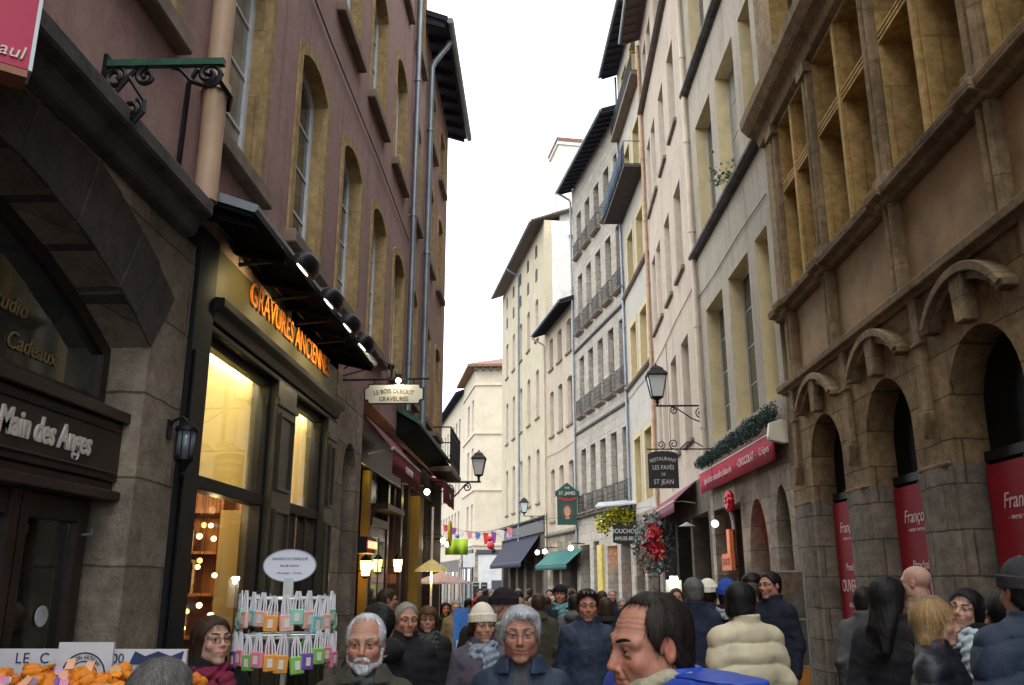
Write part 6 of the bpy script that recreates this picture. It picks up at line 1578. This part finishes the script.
for ring, (z, r, cols) in enumerate(((1.715, .235, [4, 6, 5, 5, 2, 4, 5, 6, 4, 5, 4, 6, 5, 4]), (1.535, .25, [0, 0, 1, 1, 2, 3, 3, 0, 1, 2, 3, 0, 1, 4]))):
    for k in range(21):
        a = math.pi*(1.0)+(k+.5)/13*math.pi if k < 13 else (k-13+.5)/8*math.pi
        if first: o = soap; first = False; cl = None
        else:
            o = soap.copy(); COL.objects.link(o)
            for ch in (cordm, lab): c = ch.copy(); COL.objects.link(c); c.parent = o
        ci = cols[(k*5+k//3) % 14]
        if o is not soap or ci != 0:
            key = 'soapmesh%d' % ci
            if key not in _cache: mm = soap.data.copy(); mm.materials[0] = SOAP[ci]; _cache[key] = mm
            o.data = _cache[key]
        o.location = (RK[0]+r*math.cos(a), RK[1]+r*math.sin(a), z+random.uniform(-.03, .006)); o.rotation_euler = (random.uniform(-.06, .06), random.uniform(-.08, .08), a+math.pi/2+random.uniform(-.25, .25)); o.scale = (1, 1, random.uniform(.92, 1.08))
        tag(o, '%s soap bar on white cords, hanging from the %s ring of the rack' % (names[ci], ('upper', 'lower')[ring]), 'soap', 'soaps hanging on the %s rack ring' % ('upper', 'lower')[ring])
soap.name = 'soap_bar'

# ================================================================== people
def F(n, c, **k): return fabric(n, c, **k)
BLK = F('black_wool', (.012, .012, .015)); NVY = F('navy_cloth', (.014, .019, .04)); NVY2 = F('navy_coat', (.016, .026, .05), rough=.6); BLUE = fabric('royal_blue_nylon', (.010, .045, .29), .5, .15, 6, .12, spec=.5)
CRM = fabric('cream_nylon', (.46, .415, .29), .6, .08, 6, .1, spec=.35); PLUMC = F('grey_plum_wool', (.075, .065, .09)); TANC = F('tan_cloth', (.21, .16, .10)); SHINY = fabric('glossy_black_nylon', (.010, .013, .020), .45, .2, 8, .2, spec=.4)
PLUM = F('plum_wool', (.075, .03, .045)); REDC = F('red_cloth', (.32, .012, .02)); GREY = F('grey_cloth', (.09, .09, .095)); DKB = F('blue_black_cloth', (.010, .013, .024)); OLIVE = F('olive_brown_cloth', (.045, .04, .03))
SC_T = fabric('teal_knit', (.12, .26, .28), .9, .4, 40); SC_G = fabric('grey_blue_knit', (.20, .24, .30), .9, .55, 50); SC_R = fabric('burgundy_knit', (.17, .018, .045), .9, .3, 40); SC_B = fabric('beige_knit', (.30, .28, .20), .9, .2, 60); SC_K = fabric('charcoal_knit', (.05, .055, .05), .9, .3, 40); SC_P = fabric('pale_blue_knit', (.42, .50, .54), .9, .3, 40)
H_W = fabric('ivory_knit', (.62, .58, .48), .9, .1, 60); H_B = fabric('black_knit', (.014, .010, .014), .9, .3, 60); H_N = fabric('blue_knit', (.02, .06, .30), .9, .2, 60); H_C = fabric('charcoal_hat_knit', (.03, .03, .034), .9, .3, 60)
HB = ((-.125, -.13, -.05), (.125, .16, .20))
def hat(seed=1, loose=0): return (beanie_sdf(seed, loose), HB[0], HB[1], loose)
M1 = dict(tone=(.38, .205, .14)); M2 = dict(tone=(.34, .165, .115)); W1 = dict(tone=(.42, .24, .175)); W2 = dict(tone=(.48, .295, .22))
person('man in royal blue padded jacket with dark receding hair seen in profile', 0.303, 2.55, -62, dict(hair='short', hc='dark', age=1.1, recede=.05, temple=.035, nose=1.22, jaw=1.06, ruddy=.55, seed=3, eye_open=.0028, slen=.03, stubble=.25), 'blue', BLUE, ztop=1.762, hd=(-4, 6, 3), res=.0026, shift=(0, -.085, -.135), scarf=(SC_B, 2, .0, .8), strand=6500, tone=(.36, .17, .115))
person('white bearded elderly man in dark coat and olive scarf', -0.746, 3.90, 6, dict(hair='short', hc='white', bc='grey', age=1.2, beard='white', recede=.045, temple=.03, jaw=1.04, nose=1.12, ruddy=.6, seed=5, thick=.007, eye_open=.003), 'lapel', OLIVE, ztop=1.654, hd=(-4, 3, 0), res=.0028, scarf=(SC_K, 5, -.045, .75), strand=4500, **M1)
person('silver haired man with thin glasses and navy coat facing the camera', -0.087, 4.10, -3, dict(hair='short', hc='silver', bc='saltpepper', age=1.1, glasses='wire', nose=1.15, jaw=1.06, ruddy=.4, sweep=1, thick=.014, seed=7, eye_open=.0028, slen=.03), 'lapel', NVY2, ztop=1.687, hd=(2, 0, 0), res=.0028, strand=5000, **M2)
person('woman in burgundy scarf and dark glasses looking up beside the rack', -1.593, 4.40, 42, dict(hair='mid', hc='brown', fem=1, glasses='dark', jaw=.92, nose=.95, ruddy=.5, seed=9, width=.92), 'plain', BLK, ztop=1.630, hd=(8, -6, 0), res=.0032, scarf=(SC_R, 1), **W2)
person('woman in ivory knitted hat with teal scarf and grey plum coat', -0.391, 6.20, 10, dict(hair='bob', hc='brown', fem=1, glasses='wire', fringe=1, jaw=.95, nose=1.05, age=.6, ruddy=.5, seed=11), 'plain', PLUMC, ztop=1.642, hd=(12, 0, 0), res=.003, hat=hat(1, .02), hat_mat=H_W, scarf=(SC_G, 1), **W1)
person('man in black knitted hat walking behind the ivory hatted woman', -0.283, 7.30, 55, dict(hair='short', hc='grey', age=.9, nose=1.1, ruddy=.6, seed=12), 'plain', GREY, ztop=1.730, hd=(10, 4, 0), hat=hat(2, .015), hat_mat=H_B, scarf=(SC_B, 4), **M1)
person('person in dark hat half hidden behind the two hatted walkers', -0.534, 8.60, 175, dict(hair='short', hc='black', seed=13), 'plain', BLK, ztop=1.644, hat=hat(3, .0), hat_mat=H_B, res=.0045, **M1)
person('grey cropped man in black zipped coat glancing right', -0.972, 6.60, 14, dict(hair='short', hc='grey', bc='dark', age=.8, jaw=1.0, nose=1.15, ruddy=.4, recede=.015, seed=15), 'plain', BLK, ztop=1.631, hd=(10, 2, 0), res=.0032, **M1)
person('woman with auburn bob and glasses in black coat', -0.991, 8.00, 8, dict(hair='bob', hc='auburn', fem=1, glasses='dark', fringe=1, jaw=.98, age=.5, seed=16, width=.95), 'plain', BLK, ztop=1.570, res=.0036, scarf=(SC_K, 2), **W1)
person('dark haired person bowed over behind the white bearded man', -0.958, 5.30, -125, dict(hair='short', hc='black', seed=17), 'hooded', BLK, ztop=1.670, hd=(0, -22, 0), res=.004, **M1)
person('grey haired man in beige jacket entering the restaurant', -1.723, 10.20, 110, dict(hair='short', hc='brown', seed=18, age=.5), 'plain', TANC, ztop=1.691, res=.0045, **M2)
person('small dark clothed woman standing by the blue poster stand', -1.560, 15.00, 10, dict(hair='mid', hc='black', fem=1, seed=19, ruddy=1), 'plain', BLK, ztop=1.416, res=.005, tone=(.52, .20, .12))
person('blonde person seen from behind far down the street', -0.280, 12.00, 172, dict(hair='short', hc='blonde', seed=20), 'plain', GREY, ztop=1.557, res=.005, **W1)
person('elderly woman with pinkish grey hair in the far crowd', -0.126, 16.00, 160, dict(hair='bob', hc='pinkgrey', fem=1, seed=21), 'plain', PLUMC, ztop=1.476, res=.005, **W1)
person('person in bright red coat walking away in the far crowd', 0.100, 15.50, 178, dict(hair='bob', hc='brown', fem=1, seed=22), 'hooded', REDC, ztop=1.503, res=.005, **W1)
person('man in black hat with pale teal scarf walking towards the camera', 0.276, 12.50, -6, dict(hair='short', hc='black', seed=23, jaw=.98), 'plain', DKB, ztop=1.720, hat=hat(4), hat_mat=H_B, scarf=(SC_T, 3), res=.0036, **M1)
person('woman in navy jacket with sunglasses pushed up on short dark hair', 0.383, 7.40, 4, dict(hair='short', hc='dark', fem=1, seed=24, age=.6, ruddy=.6, jaw=1.05, thick=.016), 'plain', NVY2, ztop=1.721, hd=(-3, 4, 0), res=.003, **M2)
person('dark haired man in navy coat seen from behind', 1.451, 8.60, 176, dict(hair='short', hc='saltpepper', seed=25), 'plain', NVY, ztop=1.809, res=.0034, **M1)
person('person in white hood and dark padded coat beyond the navy coated man', 1.740, 9.40, 150, dict(hair='short', hc='dark', seed=26), 'hooded', DKB, ztop=1.800, hat=hat(6, .01), hat_mat=H_W, res=.0045, scarf=(fabric('white_fleece', (.6, .6, .58)), 2), **M1)
person('person in royal blue hat with white patterned scarf', 1.844, 9.00, 165, dict(hair='short', hc='dark', seed=27), 'plain', DKB, ztop=1.800, hat=hat(7, .02), hat_mat=H_N, res=.0045, scarf=(fabric('black_white_knit', (.25, .25, .27), .9, .9, 60), 3), **M1)
person('woman in cream quilted coat with dark bob and glasses from behind', 1.370, 6.20, 198, dict(hair='bob', hc='black', fem=1, glasses='dark', seed=28, width=.98), 'puffer', CRM, ztop=1.780, hd=(-52, 4, 0), res=.0032, **W1)
person('curly dark haired person behind the young man', 2.280, 9.80, -30, dict(hair='bob', hc='black', seed=29, fringe=1, thick=.02), 'plain', BLK, ztop=1.863, res=.0042, **M1)
person('woman with pale scarf half hidden by the cream coated woman', 2.200, 9.40, -42, dict(hair='mid', hc='brown', fem=1, seed=30), 'plain', DKB, ztop=1.750, res=.0042, scarf=(SC_T, 2), **W2)
person('young short haired man in dark coat looking left by the doorway', 2.322, 9.20, -48, dict(hair='short', hc='black', seed=31, slen=.02, stubble=.3), 'plain', DKB, ztop=1.869, hd=(-8, 0, 0), res=.0034, **M1)
person('woman with long straight black hair in black coat', 2.130, 5.60, 140, dict(hair='long', hc='black', fem=1, seed=32, width=1.05, slen=.12), 'plain', BLK, ztop=1.812, hd=(-32, 0, 0), res=.0032, strand=4000, **W2)
person('bald man in tan hooded jacket turned to the wall', 2.958, 7.20, -150, dict(hair='bald', seed=33, brow=1, hc='brown'), 'hooded', TANC, ztop=1.892, hd=(15, 0, 0), res=.0034, tone=(.42, .26, .195))
person('blonde woman in glossy black puffer coat in profile', 2.131, 5.00, 56, dict(hair='mid', hc='blonde', fem=1, seed=34, nose=1.12, slen=.1, width=.98, brow=1), 'shiny', SHINY, ztop=1.695, hd=(6, 2, 0), res=.0028, strand=5000, **W2)
person('dark haired woman with pale blue scarf looking left at the right edge group', 2.627, 5.70, -40, dict(hair='mid', hc='black', fem=1, seed=35, jaw=.95), 'plain', BLK, ztop=1.746, hd=(-8, -4, 12), res=.0032, scarf=(SC_P, 6), **W2)
person('person in charcoal hat and navy coat at the right edge', 2.361, 4.50, 190, dict(hair='short', hc='black', seed=36), 'blue', NVY2, ztop=1.905, hat=hat(8, .02), hat_mat=H_C, res=.0034, **M1)
person('woman in plum coat with dark curly hair leaning at the right edge', 2.466, 4.90, 215, dict(hair='bob', hc='black', fem=1, seed=37, thick=.022), 'hooded', PLUM, ztop=1.738, res=.0034, **W1)
person('person with curly greying brown hair bent over the market stall', -1.193, 2.90, 150, dict(hair='bob', hc='saltpepper', seed=38, thick=.024, slen=.03), 'plain', GREY, ztop=1.560, res=.003, strand=5000, **M1)
# sunglasses pushed up on the navy woman's hair
for o in list(COL.objects):
    if o.get('label', '').startswith('woman in navy jacket'):
        sg = MB()
        for s in (1, -1): sg.ball((.033*s, -.098, 1.693), .026, 8, 1, .35, .7)
        sg.tube([(-.05, -.095, 1.696), (.05, -.095, 1.696)], .004, 5)
        for s in (1, -1): sg.tube([(.055*s, -.09, 1.695), (.085*s, -.02, 1.66), (.088*s, .02, 1.62)], .003, 5)
        sg.build('sunglasses', plain('dark_lens', (.01, .008, .008), .1, bump=0), o, smooth='all')
# more walkers at the end of the street
for i, (x, y, f, hc, cm, lab) in enumerate(((-.9, 17, 5, 'grey', GREY, 'distant walker in grey coat near the left parasols'), (.4, 16, 170, 'dark', BLK, 'distant walker in black beside the far terrace'), (-.5, 21, 0, 'blonde', TANC, 'distant fair haired walker in tan coat'), (.75, 22, 185, 'brown', NVY, 'distant walker in navy coat nearing the teal awning'), (-1.6, 24, 20, 'black', REDC, 'distant walker in red jacket by the left row end'))):
    person(lab, x, y, f, dict(hair='short', hc=hc, seed=50+i), 'plain', cm, s=1.0, res=.006, strand=800)
for i, (x, y, f, hc, cm, lab) in enumerate(((-.35, 14.5, 175, 'black', BLK, 'distant walker in black coat right behind the red coated person'), (.95, 14, 178, 'brown', DKB, 'distant walker in dark coat below the teal awning'), (1.5, 19, 5, 'grey', NVY, 'distant grey haired walker by the cafe table'), (.2, 19.5, 0, 'black', DKB, 'distant dark walker in the middle of the lane'), (-.3, 25, 182, 'brown', BLK, 'far off walker seen under the navy awning'), (-1.2, 20, 170, 'black', NVY, 'far off walker below the lime green banner'), (1.1, 30, 0, 'dark', BLK, 'far off walker on the terrace side'), (-.8, 33, 5, 'brown', GREY, 'tiny far off walker in grey'))):
    person(lab, x, y, f, dict(hair='short', hc=hc, seed=60+i), 'plain', cm, s=1.0, res=.006, strand=600)

for i, (x, y, f, hc, cm, lab, zt) in enumerate(((-1.30, 14.00, 8, 'grey', TANC, 'walker in tan coat close to the blue poster stand', 1.471),
    (-1.51, 19.00, 172, 'dark', GREY, 'walker in grey coat just left of the ivory hatted woman', 1.395),
    (-0.02, 10.50, 176, 'brown', OLIVE, 'walker in olive coat behind the silver haired man', 1.632),
    (0.26, 18.00, 3, 'silver', PLUMC, 'silver haired walker in plum grey coat beside the teal scarfed man', 1.455),
    (0.44, 11.50, 170, 'dark', GREY, 'walker in mid grey coat between teal scarf and sunglasses', 1.604),
    (0.78, 10.80, 178, 'brown', BLK, 'walker in black beyond the sunglasses woman', 1.582),
    (1.26, 14.00, 2, 'grey', DKB, 'grey haired walker in dark coat left of the light box', 1.503),
    (1.48, 10.50, 165, 'black', GREY, 'walker in grey coat beneath the white menu box', 1.644),
    (1.94, 13.00, 0, 'brown', TANC, 'brown haired walker in tan coat right of the menu box', 1.662),
    (1.26, 24.00, 180, 'black', REDC, 'tiny walker in red jacket near the mustard post', 1.290),
    (-1.15, 26.00, 5, 'brown', NVY, 'tiny walker in navy by the chalkboards', 1.246),
    (1.98, 18.00, 176, 'dark', DKB, 'dark coated walker below the red flower display', 1.456),
    (2.89, 8.20, 150, 'dark', GREY, 'person in grey coat in front of the second stone pier', 1.731))):
    person(lab, x, y, f, dict(hair=('short', 'bob', 'short', 'mid')[i % 4] if hc != 'silver' else 'short', hc=hc, seed=80+i, fem=i % 2), ('plain', 'hooded', 'long')[i % 3], cm, ztop=zt, res=.005, strand=900, coat_seed=1+i % 2, tone=(.42, .235, .165))

# ================================================================== light
w = bpy.data.worlds.new('World'); scene.world = w; w.use_nodes = True; nt = w.node_tree; bg = nt.nodes['Background']
sky = nt.nodes.new('ShaderNodeTexSky'); sky.sky_type = 'NISHITA'; sky.sun_disc = False; sky.sun_elevation = R(62); sky.sun_rotation = R(178); sky.air_density = 1.0; sky.dust_density = 4; sky.ozone_density = 1
hs = nt.nodes.new('ShaderNodeHueSaturation'); hs.inputs['Saturation'].default_value = .12; nt.links.new(sky.outputs[0], hs.inputs['Color'])
mx = nt.nodes.new('ShaderNodeMix'); mx.data_type = 'RGBA'; mx.inputs[0].default_value = .72; nt.links.new(hs.outputs[0], mx.inputs[6]); mx.inputs[7].default_value = (12.5, 12.9, 13.5, 1)
nt.links.new(mx.outputs[2], bg.inputs['Color']); bg.inputs['Strength'].default_value = .11
sl = bpy.data.lights.new('sun', 'SUN'); sl.energy = .6; sl.angle = R(25); sl.color = (1, .95, .88); so = bpy.data.objects.new('sun', sl); COL.objects.link(so)
d = Vector((math.sin(R(178))*math.cos(R(62)), math.cos(R(178))*math.cos(R(62)), math.sin(R(62)))); so.rotation_euler = d.to_track_quat('Z', 'Y').to_euler(); so.location = (0, 0, 40)
vs = scene.view_settings; vs.view_transform = 'Standard'; vs.look = 'None'; vs.gamma = 1; vs.exposure = 1.3; vs.use_curve_mapping = False
scene.render.engine = 'CYCLES'; cy = scene.cycles; cy.use_denoising = True; cy.max_bounces = 8; cy.diffuse_bounces = 5; cy.glossy_bounces = 3; cy.transparent_max_bounces = 10; cy.transmission_bounces = 4
cy.sample_clamp_indirect = 6; cy.caustics_reflective = False; cy.caustics_refractive = False
try: cy.denoiser = 'OPENIMAGEDENOISE'; cy.denoising_input_passes = 'RGB_ALBEDO_NORMAL'
except Exception: pass
